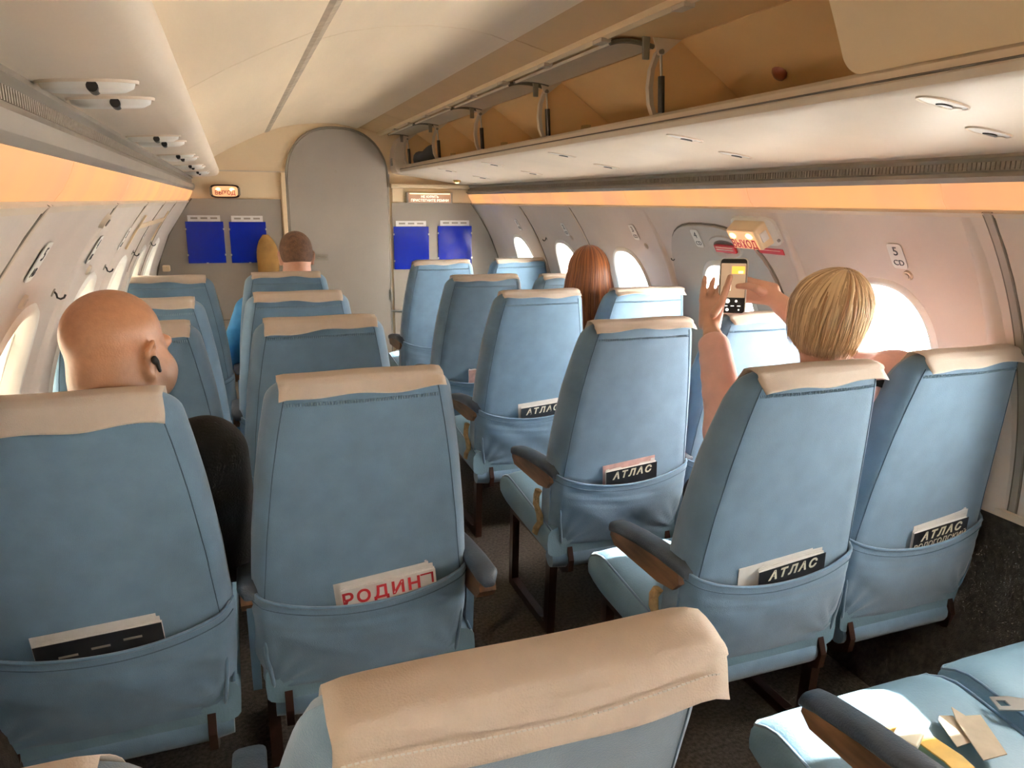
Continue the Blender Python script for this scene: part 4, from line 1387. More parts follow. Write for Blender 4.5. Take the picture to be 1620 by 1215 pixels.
# ------------------------------------------------------------------ people (signed distance bodies, one continuous surface each)
class SDF:
    def __init__(self, lo, hi, vox):
        self.lo = np.array(lo, float)
        self.vox = vox
        n = np.ceil((np.array(hi)-self.lo)/vox).astype(int)+1
        self.n = n
        self.V = np.full(n, 1.0)
        self.ax = [self.lo[i]+vox*np.arange(n[i]) for i in range(3)]
    def _block(self, lo, hi):
        a = np.maximum(0, np.floor((np.array(lo)-self.lo)/self.vox).astype(int))
        c = np.minimum(self.n, np.ceil((np.array(hi)-self.lo)/self.vox).astype(int)+1)
        if np.any(c <= a):
            return None
        sl = tuple(slice(a[i], c[i]) for i in range(3))
        X = self.ax[0][sl[0]][:, None, None]
        Y = self.ax[1][sl[1]][None, :, None]
        Z = self.ax[2][sl[2]][None, None, :]
        return sl, X, Y, Z
    def _mix(self, sl, d, k, sub=False):
        a = self.V[sl]
        if sub:
            d = -d
            h = np.clip(0.5-0.5*(a-d)/k, 0, 1) if k > 0 else (d > a).astype(float)
            self.V[sl] = a*(1-h)+d*h + k*h*(1-h)
        else:
            h = np.clip(0.5+0.5*(a-d)/k, 0, 1)
            self.V[sl] = a*(1-h)+d*h - k*h*(1-h)
    def cone(self, p, q, r0, r1, k=0.015, sub=False):
        p, q = np.array(p, float), np.array(q, float)
        R = max(r0, r1)+0.05+k
        B = self._block(np.minimum(p, q)-R, np.maximum(p, q)+R)
        if B is None:
            return
        sl, X, Y, Z = B
        d = q-p
        L = max(1e-9, d@d)
        t = np.clip(((X-p[0])*d[0]+(Y-p[1])*d[1]+(Z-p[2])*d[2])/L, 0, 1)
        dist = np.sqrt((X-p[0]-t*d[0])**2+(Y-p[1]-t*d[1])**2+(Z-p[2]-t*d[2])**2) - (r0+(r1-r0)*t)
        self._mix(sl, dist, k, sub)
    def ell(self, c, r, R=None, k=0.015, sub=False):
        c, r = np.array(c, float), np.array(r, float)
        m = r.max()+0.05+k
        B = self._block(c-m, c+m)
        if B is None:
            return
        sl, X, Y, Z = B
        x, y, z = X-c[0], Y-c[1], Z-c[2]
        if R is not None:
            R = np.array(R)
            x, y, z = (x*R[0, 0]+y*R[1, 0]+z*R[2, 0], x*R[0, 1]+y*R[1, 1]+z*R[2, 1], x*R[0, 2]+y*R[1, 2]+z*R[2, 2])
        k0 = np.sqrt((x/r[0])**2+(y/r[1])**2+(z/r[2])**2)
        k1 = np.sqrt((x/r[0]**2)**2+(y/r[1]**2)**2+(z/r[2]**2)**2)+1e-9
        self._mix(sl, k0*(k0-1)/k1, k, sub)
    def mesh(self, name, mt):
        V = self.V
        n = np.array(V.shape)
        ins = V < 0
        c = np.zeros(n-1, int)
        acc = np.zeros((*(n-1), 3))
        cnt = np.zeros(n-1)
        def sl(o):
            return tuple(slice(o[i], o[i]+n[i]-1) for i in range(3))
        for ax in range(3):
            oth = [i for i in range(3) if i != ax]
            for a in (0, 1):
                for b_ in (0, 1):
                    o0 = [0, 0, 0]
                    o0[oth[0]], o0[oth[1]] = a, b_
                    o1 = list(o0)
                    o1[ax] = 1
                    va, vb = V[sl(o0)], V[sl(o1)]
                    mk = (va < 0) != (vb < 0)
                    t = np.where(mk, va/(va-vb+1e-12*(va == vb)), 0)
                    for i in range(3):
                        acc[..., i] += np.where(mk, (t if i == ax else o0[i]), 0)
                    cnt += mk
        act = cnt > 0
        idx = -np.ones(n-1, int)
        idx[act] = np.arange(act.sum())
        ijk = np.argwhere(act)
        pos = self.lo + self.vox*(ijk + acc[act]/cnt[act][:, None])
        faces = []
        for ax in range(3):
            oth = [(ax+1) % 3, (ax+2) % 3]
            s0 = [slice(None)]*3
            s1 = [slice(None)]*3
            s0[ax] = slice(0, n[ax]-1)
            s1[ax] = slice(1, n[ax])
            mk = ins[tuple(s0)] != ins[tuple(s1)]
            E_ = np.argwhere(mk)
            ok = (E_[:, oth[0]] > 0) & (E_[:, oth[1]] > 0) & (E_[:, oth[0]] < n[oth[0]]-1) & (E_[:, oth[1]] < n[oth[1]]-1)
            E_ = E_[ok]
            if len(E_) == 0:
                continue
            q = []
            for da, db in ((1, 1), (0, 1), (0, 0), (1, 0)):
                C_ = E_.copy()
                C_[:, oth[0]] -= da
                C_[:, oth[1]] -= db
                q.append(idx[C_[:, 0], C_[:, 1], C_[:, 2]])
            q = np.stack(q, 1)
            flip = ~ins[E_[:, 0], E_[:, 1], E_[:, 2]]
            q[flip] = q[flip][:, ::-1]
            faces.append(q)
        F_ = np.concatenate(faces)
        me = bpy.data.meshes.new(name)
        me.from_pydata(pos.tolist(), [], F_.tolist())
        me.materials.append(mt)
        me.shade_smooth()
        return me

def head_frame(c, yaw, tiltx=0, tilty=0):
    """facing +y rotated by yaw to the right (towards +x)"""
    R = Matrix.Rotation(-yaw, 3, 'Z') @ Matrix.Rotation(tiltx, 3, 'X') @ Matrix.Rotation(tilty, 3, 'Y')
    c = Vector(c)
    return (lambda p: c + R @ Vector(p)), np.array(R)

def add_head(s, T, R, sc=1.0, ears=True, nose=1.0):
    e = lambda c, r, k=0.015, sub=False: s.ell(T(Vector(c)*sc), [v*sc for v in r], R, k, sub)
    cn = lambda p, q, a, b_, k=0.012, sub=False: s.cone(T(Vector(p)*sc), T(Vector(q)*sc), a*sc, b_*sc, k, sub)
    e((0, -0.018, 0.030), (0.077, 0.096, 0.086))
    e((0, 0.000, -0.025), (0.069, 0.076, 0.075), 0.03)
    e((0, 0.038, -0.030), (0.060, 0.058, 0.078), 0.02)
    e((0, 0.052, -0.085), (0.040, 0.038, 0.030), 0.025)
    cn((-0.055, 0.005, -0.075), (-0.020, 0.060, -0.095), 0.016, 0.014, 0.02)
    cn((0.055, 0.005, -0.075), (0.020, 0.060, -0.095), 0.016, 0.014, 0.02)
    cn((-0.036, 0.080, 0.016), (0.036, 0.080, 0.016), 0.012, 0.012, 0.012)
    for sgn in (-1, 1):
        e((sgn*0.032, 0.097, -0.002), (0.015, 0.012, 0.010), 0.008, True)
        e((sgn*0.040, 0.066, -0.035), (0.022, 0.020, 0.020), 0.015)
        if ears:
            e((sgn*0.078, -0.012, -0.012), (0.010, 0.019, 0.032), 0.006)
            cn((sgn*0.085, -0.022, -0.032), (sgn*0.091, -0.030, 0.004), 0.0048, 0.0052, 0.003)
            cn((sgn*0.091, -0.030, 0.004), (sgn*0.088, -0.012, 0.021), 0.0052, 0.0052, 0.003)
            cn((sgn*0.088, -0.012, 0.021), (sgn*0.081, 0.004, 0.010), 0.0052, 0.004, 0.003)
            cn((sgn*0.082, -0.012, -0.040), (sgn*0.080, -0.006, -0.044), 0.008, 0.007, 0.005)
            e((sgn*0.095, -0.011, -0.008), (0.012, 0.011, 0.018), 0.003, True)
    cn((0, 0.090, 0.008), (0, 0.090+0.022*nose, -0.030), 0.008, 0.013, 0.010)
    for sgn in (-1, 1):
        cn((sgn*0.010, 0.088+0.012*nose, -0.034), (sgn*0.012, 0.086+0.012*nose, -0.034), 0.009, 0.009, 0.006)
    cn((-0.018, 0.090, -0.060), (0.018, 0.090, -0.060), 0.007, 0.007, 0.006)
    cn((-0.015, 0.088, -0.070), (0.015, 0.088, -0.070), 0.008, 0.008, 0.006)

def eyes(T, R, parent, sc=1.0):
    for sgn in (-1, 1):
        m = MB()
        c = Vector((sgn*0.032, 0.078, -0.002))*sc
        rings = []
        for k in range(1, 8):
            a = PI*k/8
            rings.append([T(c+Vector((0.012*math.sin(a)*math.cos(2*PI*j/12), 0.012*math.cos(a), 0.012*math.sin(a)*math.sin(2*PI*j/12)))) for j in range(12)])
        m.loft(rings)
        o = m.build('eye', M['eye'], parent, smooth=2)
        m = MB()
        m.loft([[T(c+Vector((0.0055*math.cos(2*PI*j/12), 0.0105, 0.0055*math.sin(2*PI*j/12)))) for j in range(12)], [T(c+Vector((0.0045*math.cos(2*PI*j/12), 0.0125, 0.0045*math.sin(2*PI*j/12)))) for j in range(12)]])
        m.build('iris', M['wood'], o, smooth=1)

def add_arm(s, sh, el, wr, r=(0.048, 0.042, 0.030), k=0.02):
    s.cone(sh, el, r[0], r[1], k)
    s.cone(el, wr, r[1], r[2], k)

def add_hand(s, wr, palm, fdir, nrm, thumb_side, fingers, k=0.004):
    """palm: centre, fdir: direction of the fingers, nrm: palm normal; fingers: list of 4 curls"""
    palm, fdir, nrm = Vector(palm), Vector(fdir).normalized(), Vector(nrm)
    nrm = (nrm - fdir*nrm.dot(fdir)).normalized()
    side = fdir.cross(nrm)*thumb_side
    s.cone(wr, palm-fdir*0.028, 0.024, 0.024, 0.012)
    for q in (-0.026, -0.009, 0.009, 0.026):
        s.cone(palm-fdir*0.034+side*q*0.7, palm+fdir*0.036+side*q, 0.0145, 0.0115, 0.010)
    lens = [0.068, 0.078, 0.072, 0.056]
    for i, curl in enumerate(fingers):
        q = (0.030, 0.010, -0.010, -0.029)[i]
        p = palm + fdir*0.036 + side*q
        ang = 0.0
        d = fdir.copy()
        L = lens[i]
        for j, f in enumerate((0.45, 0.30, 0.25)):
            ang += curl[j] if isinstance(curl, (list, tuple)) else curl
            d = fdir*math.cos(ang) + nrm*math.sin(ang)
            p2 = p + d*L*f
            s.cone(p, p2, 0.0092-0.0010*j, 0.0086-0.0012*j, k)
            p = p2
    return side

def add_thumb(s, pts, k=0.004):
    rs = [0.0125, 0.0105, 0.0095, 0.0080]
    for i in range(len(pts)-1):
        s.cone(pts[i], pts[i+1], rs[i], rs[i+1], k)

def person_root(label, loc):
    return thing('person', label, 'person', loc)

def part_of(me, name, parent):
    o = link(name, me, parent)
    o.location = -Vector(parent.location)
    return o

def torso(s, hip, chest, shl, shr, rad=1.0, k=0.04):
    hip, chest, shl, shr = (Vector(v) for v in (hip, chest, shl, shr))
    ax = (shr-shl)
    ax.normalize()
    yaw = math.atan2(ax.y, ax.x)
    R = np.array(Matrix.Rotation(yaw, 3, 'Z'))
    s.ell(hip, (0.165*rad, 0.125*rad, 0.13), R, k)
    s.ell((hip+chest)/2, (0.150*rad, 0.110*rad, 0.19), R, k)
    s.ell(chest, (0.165*rad, 0.115*rad, 0.17), R, k)
    s.cone(shl, shr, 0.058, 0.058, k)
    for q in (shl, shr):
        s.ell(q, (0.062, 0.062, 0.060), None, 0.03)
    nb = (shl+shr)/2+Vector((0, 0.0, 0.035))
    s.cone(nb-Vector((0, 0, 0.05)), nb+Vector((0, 0, 0.01)), 0.085, 0.060, 0.04)

def legs(s, hip, kneel, kneer, anl, anr, k=0.02):
    hip = Vector(hip)
    for kn, an, sg in ((kneel, anl, -1), (kneer, anr, 1)):
        s.cone(hip+Vector((sg*0.085, 0.03, -0.02)), kn, 0.085, 0.060, 0.03)
        s.cone(kn, an, 0.058, 0.042, k)
        s.cone(Vector(an)+Vector((0, 0, -0.03)), Vector(an)+Vector((0, 0.15, -0.04)), 0.035, 0.030, k)

# --- bald man, left window seat of the fourth row
hc = Vector((-0.948, 1.640, 1.178))
T, R = head_frame(hc, math.radians(37), math.radians(-6), 0)
P = person_root('bald man in a black jacket with an earbud, head turned to the right', (-1.02, 1.80, 0.46))
s = SDF((-1.26, 1.46, 0.50), (-0.70, 2.22, 1.33), 0.0045)
add_head(s, T, R, 1.05, nose=0.45)
for sg in (-1, 1):
    s.ell(T((sg*0.054, 0.040, -0.050)), (0.031, 0.046, 0.048), R, 0.02)
    s.ell(T((sg*0.050, 0.000, -0.085)), (0.030, 0.040, 0.030), R, 0.02)
s.cone(T((0, -0.030, -0.06)), (-0.985, 1.665, 0.985), 0.072, 0.070, 0.03)
s.cone((-0.985, 1.665, 0.985), (-1.0, 1.69, 0.90), 0.064, 0.08, 0.03)
s.ell((-1.0, 1.72, 0.78), (0.12, 0.07, 0.16), None, 0.04)
add_arm(s, (-0.83, 1.69, 0.90), (-0.80, 1.80, 0.66), (-0.86, 2.02, 0.60), (0.03, 0.03, 0.025))
add_arm(s, (-1.13, 1.72, 0.90), (-1.16, 1.82, 0.66), (-1.12, 2.02, 0.58), (0.03, 0.03, 0.025))
add_hand(s, (-0.86, 2.02, 0.60), (-0.89, 2.09, 0.575), (-0.3, 1, -0.3), (0, -0.2, -1), -1, [0.25]*4)
add_thumb(s, [(-0.90, 2.06, 0.585), (-0.925, 2.09, 0.58), (-0.94, 2.12, 0.57)])
add_hand(s, (-1.12, 2.02, 0.58), (-1.11, 2.09, 0.56), (0.3, 1, -0.3), (0, -0.2, -1), 1, [0.25]*4)
add_thumb(s, [(-1.10, 2.06, 0.57), (-1.075, 2.09, 0.565), (-1.06, 2.12, 0.56)])
body = part_of(s.mesh('body', M['skin_bald']), 'body', P)
eyes(T, R, body)
for o in body.children:
    o.location = (0, 0, 0)
s = SDF((-1.40, 1.44, 0.30), (-0.60, 2.15, 1.10), 0.009)
torso(s, (-1.02, 1.80, 0.54), (-1.0, 1.72, 0.80), (-1.14, 1.73, 0.925), (-0.812, 1.685, 0.945), 1.05)
add_arm(s, (-0.795, 1.675, 0.925), (-0.775, 1.78, 0.64), (-0.86, 2.01, 0.60), (0.076, 0.066, 0.045), 0.03)
add_arm(s, (-1.145, 1.73, 0.91), (-1.17, 1.82, 0.64), (-1.12, 2.01, 0.58), (0.062, 0.052, 0.040), 0.03)
s.cone((-0.985, 1.665, 0.985), (-0.985, 1.668, 1.022), 0.080, 0.076, 0.02)
part_of(s.mesh('jacket', M['jacket']), 'jacket', P)
s = SDF((-1.35, 1.60, 0.0), (-0.70, 2.62, 0.66), 0.012)
legs(s, (-1.02, 1.82, 0.53), (-1.13, 2.22, 0.54), (-0.90, 2.22, 0.54), (-1.12, 2.27, 0.10), (-0.90, 2.27, 0.10))
s.ell((-1.02, 1.82, 0.53), (0.16, 0.12, 0.08), None, 0.03)
part_of(s.mesh('trousers', M['darkcloth']), 'trousers', P)
s = SDF(T((0.085, -0.01, -0.02))-Vector((0.04, 0.04, 0.05)), T((0.085, -0.01, -0.02))+Vector((0.04, 0.04, 0.05)), 0.0022)
s.ell(T((0.090, -0.006, -0.013)), (0.006, 0.0075, 0.009), R, 0.004)
s.cone(T((0.093, -0.002, -0.016)), T((0.092, 0.006, -0.036)), 0.0042, 0.0034, 0.004)
o = part_of(s.mesh('earbud', M['black']), 'earbud', P)
o['label'] = 'black wireless earbud'

# --- man in blue shirt, left aisle seat of the first row
hc = Vector((-0.420, 4.02, 1.195))
T, R = head_frame(hc, math.radians(-4), math.radians(-14), 0)
P = person_root('man with short brown hair in a bright blue shirt near the bulkhead', (-0.46, 4.18, 0.46))
s = SDF((-0.95, 3.85, 0.38), (0.02, 4.75, 1.34), 0.007)
add_head(s, T, R, 1.0)
s.cone(T((0, -0.030, -0.07)), (-0.435, 4.01, 0.99), 0.058, 0.062, 0.03)
s.ell((-0.45, 4.06, 0.80), (0.12, 0.07, 0.18), None, 0.04)
add_arm(s, (-0.66, 4.06, 0.92), (-0.77, 4.16, 0.69), (-0.62, 4.40, 0.66), (0.03, 0.03, 0.025))
add_arm(s, (-0.24, 4.06, 0.92), (-0.20, 4.16, 0.69), (-0.32, 4.40, 0.66), (0.03, 0.03, 0.025))
add_hand(s, (-0.62, 4.40, 0.66), (-0.57, 4.45, 0.66), (1, 0.8, 0), (0, 0.3, -1), 1, [0.3]*4)
add_thumb(s, [(-0.58, 4.42, 0.68), (-0.55, 4.44, 0.70), (-0.53, 4.46, 0.70)])
add_hand(s, (-0.32, 4.40, 0.66), (-0.37, 4.45, 0.66), (-1, 0.8, 0), (0, 0.3, -1), -1, [0.3]*4)
add_thumb(s, [(-0.36, 4.42, 0.68), (-0.39, 4.44, 0.70), (-0.41, 4.46, 0.70)])
body = part_of(s.mesh('body', M['skin']), 'body', P)
eyes(T, R, body)
for o in body.children:
    o.location = (0, 0, 0)
s = SDF((-0.95, 3.85, 0.36), (0.05, 4.55, 1.12), 0.009)
torso(s, (-0.46, 4.16, 0.56), (-0.45, 4.07, 0.80), (-0.655, 4.06, 0.925), (-0.245, 4.06, 0.925), 1.1)
add_arm(s, (-0.675, 4.05, 0.91), (-0.785, 4.10, 0.66), (-0.63, 4.38, 0.65), (0.068, 0.058, 0.045), 0.03)
add_arm(s, (-0.225, 4.05, 0.91), (-0.17, 4.10, 0.66), (-0.30, 4.38, 0.65), (0.068, 0.058, 0.045), 0.03)
s.cone((-0.433, 4.01, 1.00), (-0.430, 4.012, 1.055), 0.072, 0.068, 0.015)
part_of(s.mesh('shirt', M['shirt']), 'shirt', P)
s = SDF((-0.80, 4.00, 0.0), (-0.10, 5.00, 0.66), 0.012)
legs(s, (-0.46, 4.18, 0.53), (-0.57, 4.58, 0.54), (-0.36, 4.58, 0.54), (-0.57, 4.63, 0.10), (-0.36, 4.63, 0.10))
s.ell((-0.46, 4.18, 0.53), (0.16, 0.12, 0.08), None, 0.03)
part_of(s.mesh('trousers', M['darkcloth']), 'trousers', P)
s = SDF(hc-Vector((0.13, 0.14, 0.12)), hc+Vector((0.13, 0.14, 0.14)), 0.005)
s.ell(T((0, -0.020, 0.034)), (0.0815, 0.1005, 0.090), R, 0.01)
s.ell(T((0, -0.035, -0.005)), (0.0775, 0.084, 0.070), R, 0.02)
s.ell(T((0, 0.115, -0.035)), (0.12, 0.10, 0.10), R, 0.015, True)
s.ell(T((0, 0.0, -0.130)), (0.12, 0.15, 0.108), R, 0.012, True)
M['hair_brown'] = mat('short_brown_hair', (0.13, 0.060, 0.030), 0.7, 0.35, 60, 0.7, 260)
part_of(s.mesh('hair', M['hair_brown']), 'hair', P)

# --- hair from strands
def hairmat(name, dark, light, rough=0.42):
    m = bpy.data.materials.new(name)
    m.use_nodes = True
    nt = m.node_tree
    b = nt.nodes['Principled BSDF']
    g = nt.nodes.new('ShaderNodeNewGeometry')
    r = nt.nodes.new('ShaderNodeValToRGB')
    r.color_ramp.elements[0].color = (*dark, 1)
    r.color_ramp.elements[1].color = (*light, 1)
    nt.links.new(g.outputs['Random Per Island'], r.inputs[0])
    nt.links.new(r.outputs[0], b.inputs['Base Color'])
    b.inputs['Roughness'].default_value = rough
    b.inputs['Sheen Weight'].default_value = 0.2
    return m
M['hair_blonde'] = hairmat('blonde_hair', (0.42, 0.205, 0.08), (1.0, 0.76, 0.45))
M['hair_red'] = hairmat('auburn_hair', (0.13, 0.035, 0.010), (0.40, 0.135, 0.035))
def strand_mesh(name, strands, mt, wmax):
    m = MB()
    for pts, nrm_c, w in strands:
        n = len(pts)
        rings = []
        for i, p in enumerate(pts):
            p = Vector(p)
            d = Vector(pts[min(i+1, n-1)]) - Vector(pts[max(i-1, 0)])
            d.normalize()
            o = p - Vector(nrm_c)
            o = o - d*o.dot(d)
            if o.length < 1e-5:
                o = d.orthogonal()
            o.normalize()
            sd = d.cross(o)
            u = i/(n-1)
            ww = w*(0.55 + 0.45*math.sin(PI*min(1, 0.25+u*0.75)))*(1 if u < 0.75 else max(0.12, 1-(u-0.75)*3.4))
            rings.append([p - sd*ww, p + o*ww*0.55, p + sd*ww, p - o*ww*0.3])
        m.loft(rings)
    return m.mesh(name, mt, 2)

# --- blonde woman in pink, right aisle seat of the fifth row
hc = Vector((0.650, 1.425, 1.212))
T, R = head_frame(hc, math.radians(34), math.radians(4), math.radians(6))
P = person_root('blonde woman in a pink sweater photographing with her phone raised', (0.72, 1.55, 0.46))
s = SDF((0.40, 1.30, 0.68), (0.98, 1.98, 1.35), 0.004)
add_head(s, T, R, 0.95)
s.cone(T((0, -0.030, -0.07)), (0.660, 1.415, 1.02), 0.052, 0.056, 0.03)
s.ell((0.63, 1.46, 0.86), (0.10, 0.065, 0.16), None, 0.04)
LW, RW = Vector((0.546, 1.738, 1.108)), Vector((0.745, 1.700, 1.198))
LE, RE = Vector((0.487, 1.560, 0.885)), Vector((0.900, 1.590, 1.020))
add_arm(s, (0.52, 1.44, 0.99), LE, LW, (0.035, 0.034, 0.026), 0.02)
add_arm(s, (0.88, 1.42, 1.02), RE, RW, (0.035, 0.036, 0.027), 0.02)
# left hand: palm behind the phone edge, fingers up along it
lp = Vector((0.575, 1.797, 1.168))
add_hand(s, LW, lp, (0.16, 0.16, 1.0), (0.75, 0.65, 0), 1, [(0.02, 0.06, 0.06), (0.20, 0.30, 0.3), (0.35, 0.5, 0.4), (0.45, 0.6, 0.5)])
add_thumb(s, [(0.566, 1.770, 1.172), (0.588, 1.770, 1.200), (0.601, 1.768, 1.243), (0.608, 1.765, 1.276)])
# right hand: thumb on the screen side, fingers behind the phone
rp = Vector((0.698, 1.740, 1.232))
add_hand(s, RW, rp, (-0.78, 0.60, 0.12), (-0.6, -0.8, 0), -1, [(0.02, 0.05, 0.05), (0.03, 0.06, 0.06), (0.05, 0.1, 0.1), (0.1, 0.15, 0.1)])
add_thumb(s, [(0.690, 1.722, 1.236), (0.668, 1.722, 1.246), (0.647, 1.735, 1.252), (0.629, 1.753, 1.250)])
body = part_of(s.mesh('body', M['skin']), 'body', P)
eyes(T, R, body, 0.95)
for o in body.children:
    o.location = (0, 0, 0)
s = SDF((0.28, 1.20, 0.34), (1.08, 1.95, 1.20), 0.007)
torso(s, (0.71, 1.57, 0.55), (0.69, 1.49, 0.84), (0.515, 1.45, 0.985), (0.895, 1.425, 1.038), 0.95)
s.cone((0.510, 1.45, 0.975), LE+Vector((-0.004, 0, 0)), 0.062, 0.056, 0.03)
s.cone(LE, LW+(LE-LW)*0.10, 0.058, 0.043, 0.03)
for q, rr_ in ((0.12, 0.046), (0.30, 0.050), (0.48, 0.054), (0.66, 0.058)):
    c = LW + (LE-LW)*q
    s.ell(c, (rr_, rr_, 0.014), np.array(Matrix.Rotation(0.5, 3, 'X')), 0.012)
s.cone((0.905, 1.425, 1.036), RE, 0.066, 0.054, 0.03)
s.cone(RE, RW+(RE-RW)*0.42, 0.054, 0.042, 0.03)
s.cone((0.665, 1.42, 1.02), (0.660, 1.415, 1.062), 0.068, 0.060, 0.02)
sw_me = s.mesh('sweater', M['pink'])
part_of(sw_me, 'sweater', P)
s = SDF((0.45, 1.40, 0.0), (1.05, 2.40, 0.66), 0.012)
legs(s, (0.72, 1.57, 0.53), (0.69, 1.93, 0.54), (0.88, 1.93, 0.54), (0.70, 1.96, 0.10), (0.88, 1.96, 0.10))
s.ell((0.72, 1.57, 0.53), (0.16, 0.12, 0.08), None, 0.03)
part_of(s.mesh('trousers', M['darkcloth']), 'trousers', P)
m = MB()
ring_pts = [(0.660 + 0.070*math.cos(a), 1.415 + 0.066*math.sin(a), 1.072 + 0.012*math.sin(a*1.0+2.4)) for a in np.linspace(0, 2*PI, 25)[:-1]]
m.tube(ring_pts, 0.0085, 8, closed=True)
m.v = [tuple(Vector(p)-P.location) for p in m.v]
m.build('neck_strap', M['black'], P, smooth=2)
m = MB()
from mathutils.bvhtree import BVHTree
bv = BVHTree.FromPolygons([v.co[:] for v in sw_me.vertices], [tuple(p.vertices) for p in sw_me.polygons])
rings = []
for k in range(15):
    q = k/14
    p = Vector((0.765+0.150*q, 1.27+0.02*q, 1.095-0.19*q))
    loc, nr, _, _ = bv.find_nearest(p)
    d = Vector((0.68, 0, -0.73))
    w_ = d.cross(nr).normalized()*0.011
    rings.append([loc-w_-nr*0.002, loc+w_-nr*0.002, loc+w_+nr*0.004, loc-w_+nr*0.004])
m.loft(rings)
m.v = [tuple(Vector(p)-P.location) for p in m.v]
m.build('shoulder_strap', M['black'], P)
m = MB().tube([T(Vector((-0.080, -0.008, -0.050))*0.95), T(Vector((-0.083, -0.008, -0.060))*0.95), T(Vector((-0.083, -0.008, -0.066))*0.95)], [0.004, 0.006, 0.003], 8)
m.v = [tuple(Vector(p)-P.location) for p in m.v]
m.build('earring', M['darkmetal'], P, smooth=2)
# bob hair: strands fall from the crown whorl over an ellipsoid
rnd = random.Random(5)
strands = []
crown = Vector((0.010, -0.050, 0.108))
def bob(rnd, layer):
    out = []
    for i in range(700):
        az = rnd.uniform(0, 2*PI)
        a = 0.088 + rnd.uniform(-0.004, 0.006) + layer
        b_ = 0.108 + rnd.uniform(-0.004, 0.006) + layer
        c_ = 0.100 + rnd.uniform(-0.003, 0.004) + layer
        back = -math.cos(az)   # az=0 faces +y
        dirv = Vector((math.sin(az), math.cos(az), 0))
        fringe = dirv.y > 0.55
        end = -0.062 - 0.010*rnd.random() if not fringe else 0.03
        if dirv.y < -0.6:
            end = -0.072 - 0.018*rnd.random()
        elif abs(dirv.x) > 0.7:
            end = -0.064 - 0.020*rnd.random()
        pts = []
        st_ = rnd.uniform(0, 0.55)
        for k in range(13):
            u = st_*0.0 + k/12
            th = u*PI*0.62 + 0.05 + st_*0.35*(1-u)
            base = Vector((dirv.x*a*math.sin(min(th, PI/2)), -0.016 + dirv.y*b_*math.sin(min(th, PI/2)), 0.022 + c_*math.cos(th)))
            if th > PI/2:
                v = (th-PI/2)/(PI*0.62+0.05-PI/2+1e-6)
                base.z = 0.022 + (end-0.022)*v
                sh = 1 - 0.10*v*v - 0.05*v
                base.x = dirv.x*a*sh
                base.y = -0.016 + dirv.y*b_*sh
            shift_ = (1-u)**2
            base.x += crown.x*shift_
            base.y += -0.034*shift_
            base += Vector((0.006*math.sin(u*5+i), 0.006*math.cos(u*4+i*1.7), 0))*u
            pts.append(base)
        out.append(([T(p*0.97)-P.location for p in pts], T((0, -0.016, 0.0))-P.location, rnd.uniform(0.0014, 0.0038)))
    return out
strands = bob(rnd, 0.0) + bob(rnd, -0.005) + bob(rnd, 0.004)
me = strand_mesh('hair', strands, M['hair_blonde'], 0.007)
hair = link('hair', me, P)
s = SDF(hc-Vector((0.14, 0.15, 0.11)), hc+Vector((0.14, 0.15, 0.15)), 0.006)
s.ell(T(Vector((0, -0.018, 0.022))*0.97), (0.083, 0.101, 0.094), R, 0.01)
s.ell(T(Vector((0, -0.040, -0.030))*0.97), (0.074, 0.070, 0.050), R, 0.02)
s.ell(T((0, 0.125, -0.045)), (0.11, 0.10, 0.11), R, 0.012, True)
M['hair_under'] = mat('blonde_under', (0.30, 0.17, 0.07), 0.6, 0.3, 60)
o = part_of(s.mesh('hair_base', M['hair_under']), 'hair_base', hair)
# --- phone
def rrect(w, h, r, n=6):
    pts = []
    for cx, cy2, a0 in ((w/2-r, h/2-r, 0), (-w/2+r, h/2-r, PI/2), (-w/2+r, -h/2+r, PI), (w/2-r, -h/2+r, 1.5*PI)):
        for k in range(n+1):
            a = a0 + PI/2*k/n
            pts.append((cx+r*math.cos(a), cy2+r*math.sin(a)))
    return pts
ph = link('smartphone', None)
tag(ph, 'smartphone in a pale case held up by the blonde woman, camera view on screen', 'smartphone')
nrm_p = Vector((-0.60, -0.80, 0.06)).normalized()
upp = Vector((0.02, 0.06, 1.0))
xr = upp.cross(nrm_p).normalized()
ph.matrix_world = frame_m((0.627, 1.775, 1.248), xr, upp)
pw, phh = 0.079, 0.162
m = MB().loft([[(x, y, z) for x, y in rrect(pw*q, phh*(1-(1-q)*0.5), 0.012)] for q, z in ((0.96, -0.010), (1, -0.008), (1, 0.0005), (0.97, 0.0012))])
m.build('phone_case', M['plac'], ph, smooth=0.7)
m = MB().loft([[(x, y, z) for x, y in rrect(pw-0.007, phh-0.007, 0.009)] for z in (0.0005, 0.0020)])
m.build('bezel', M['black'], ph)
def scr(name, x, y, w, h, col, e, z=0.0022, r=0.002):
    mm = emis('screen_'+name, col, e)
    MB().loft([[(px+x, py+y, zz) for px, py in rrect(w, h, r, 3)] for zz in (z-0.0003, z)]).build(name, mm, ph)
scr('viewfinder', 0, 0.016, pw-0.010, 0.098, (0.30, 0.20, 0.12), 0.8)
scr('framed_sign', 0.013, 0.046, 0.036, 0.022, (1.0, 0.42, 0.06), 0.9, 0.0025)
scr('framed_glow', 0.020, 0.040, 0.014, 0.008, (1.0, 0.8, 0.4), 1.0, 0.0028)
scr('framed_window', -0.010, 0.004, 0.010, 0.035, (0.95, 0.85, 0.65), 0.9, 0.0025)
scr('control_panel', 0, -0.054, pw-0.010, 0.040, (0.01, 0.01, 0.01), 0.1, 0.0024)
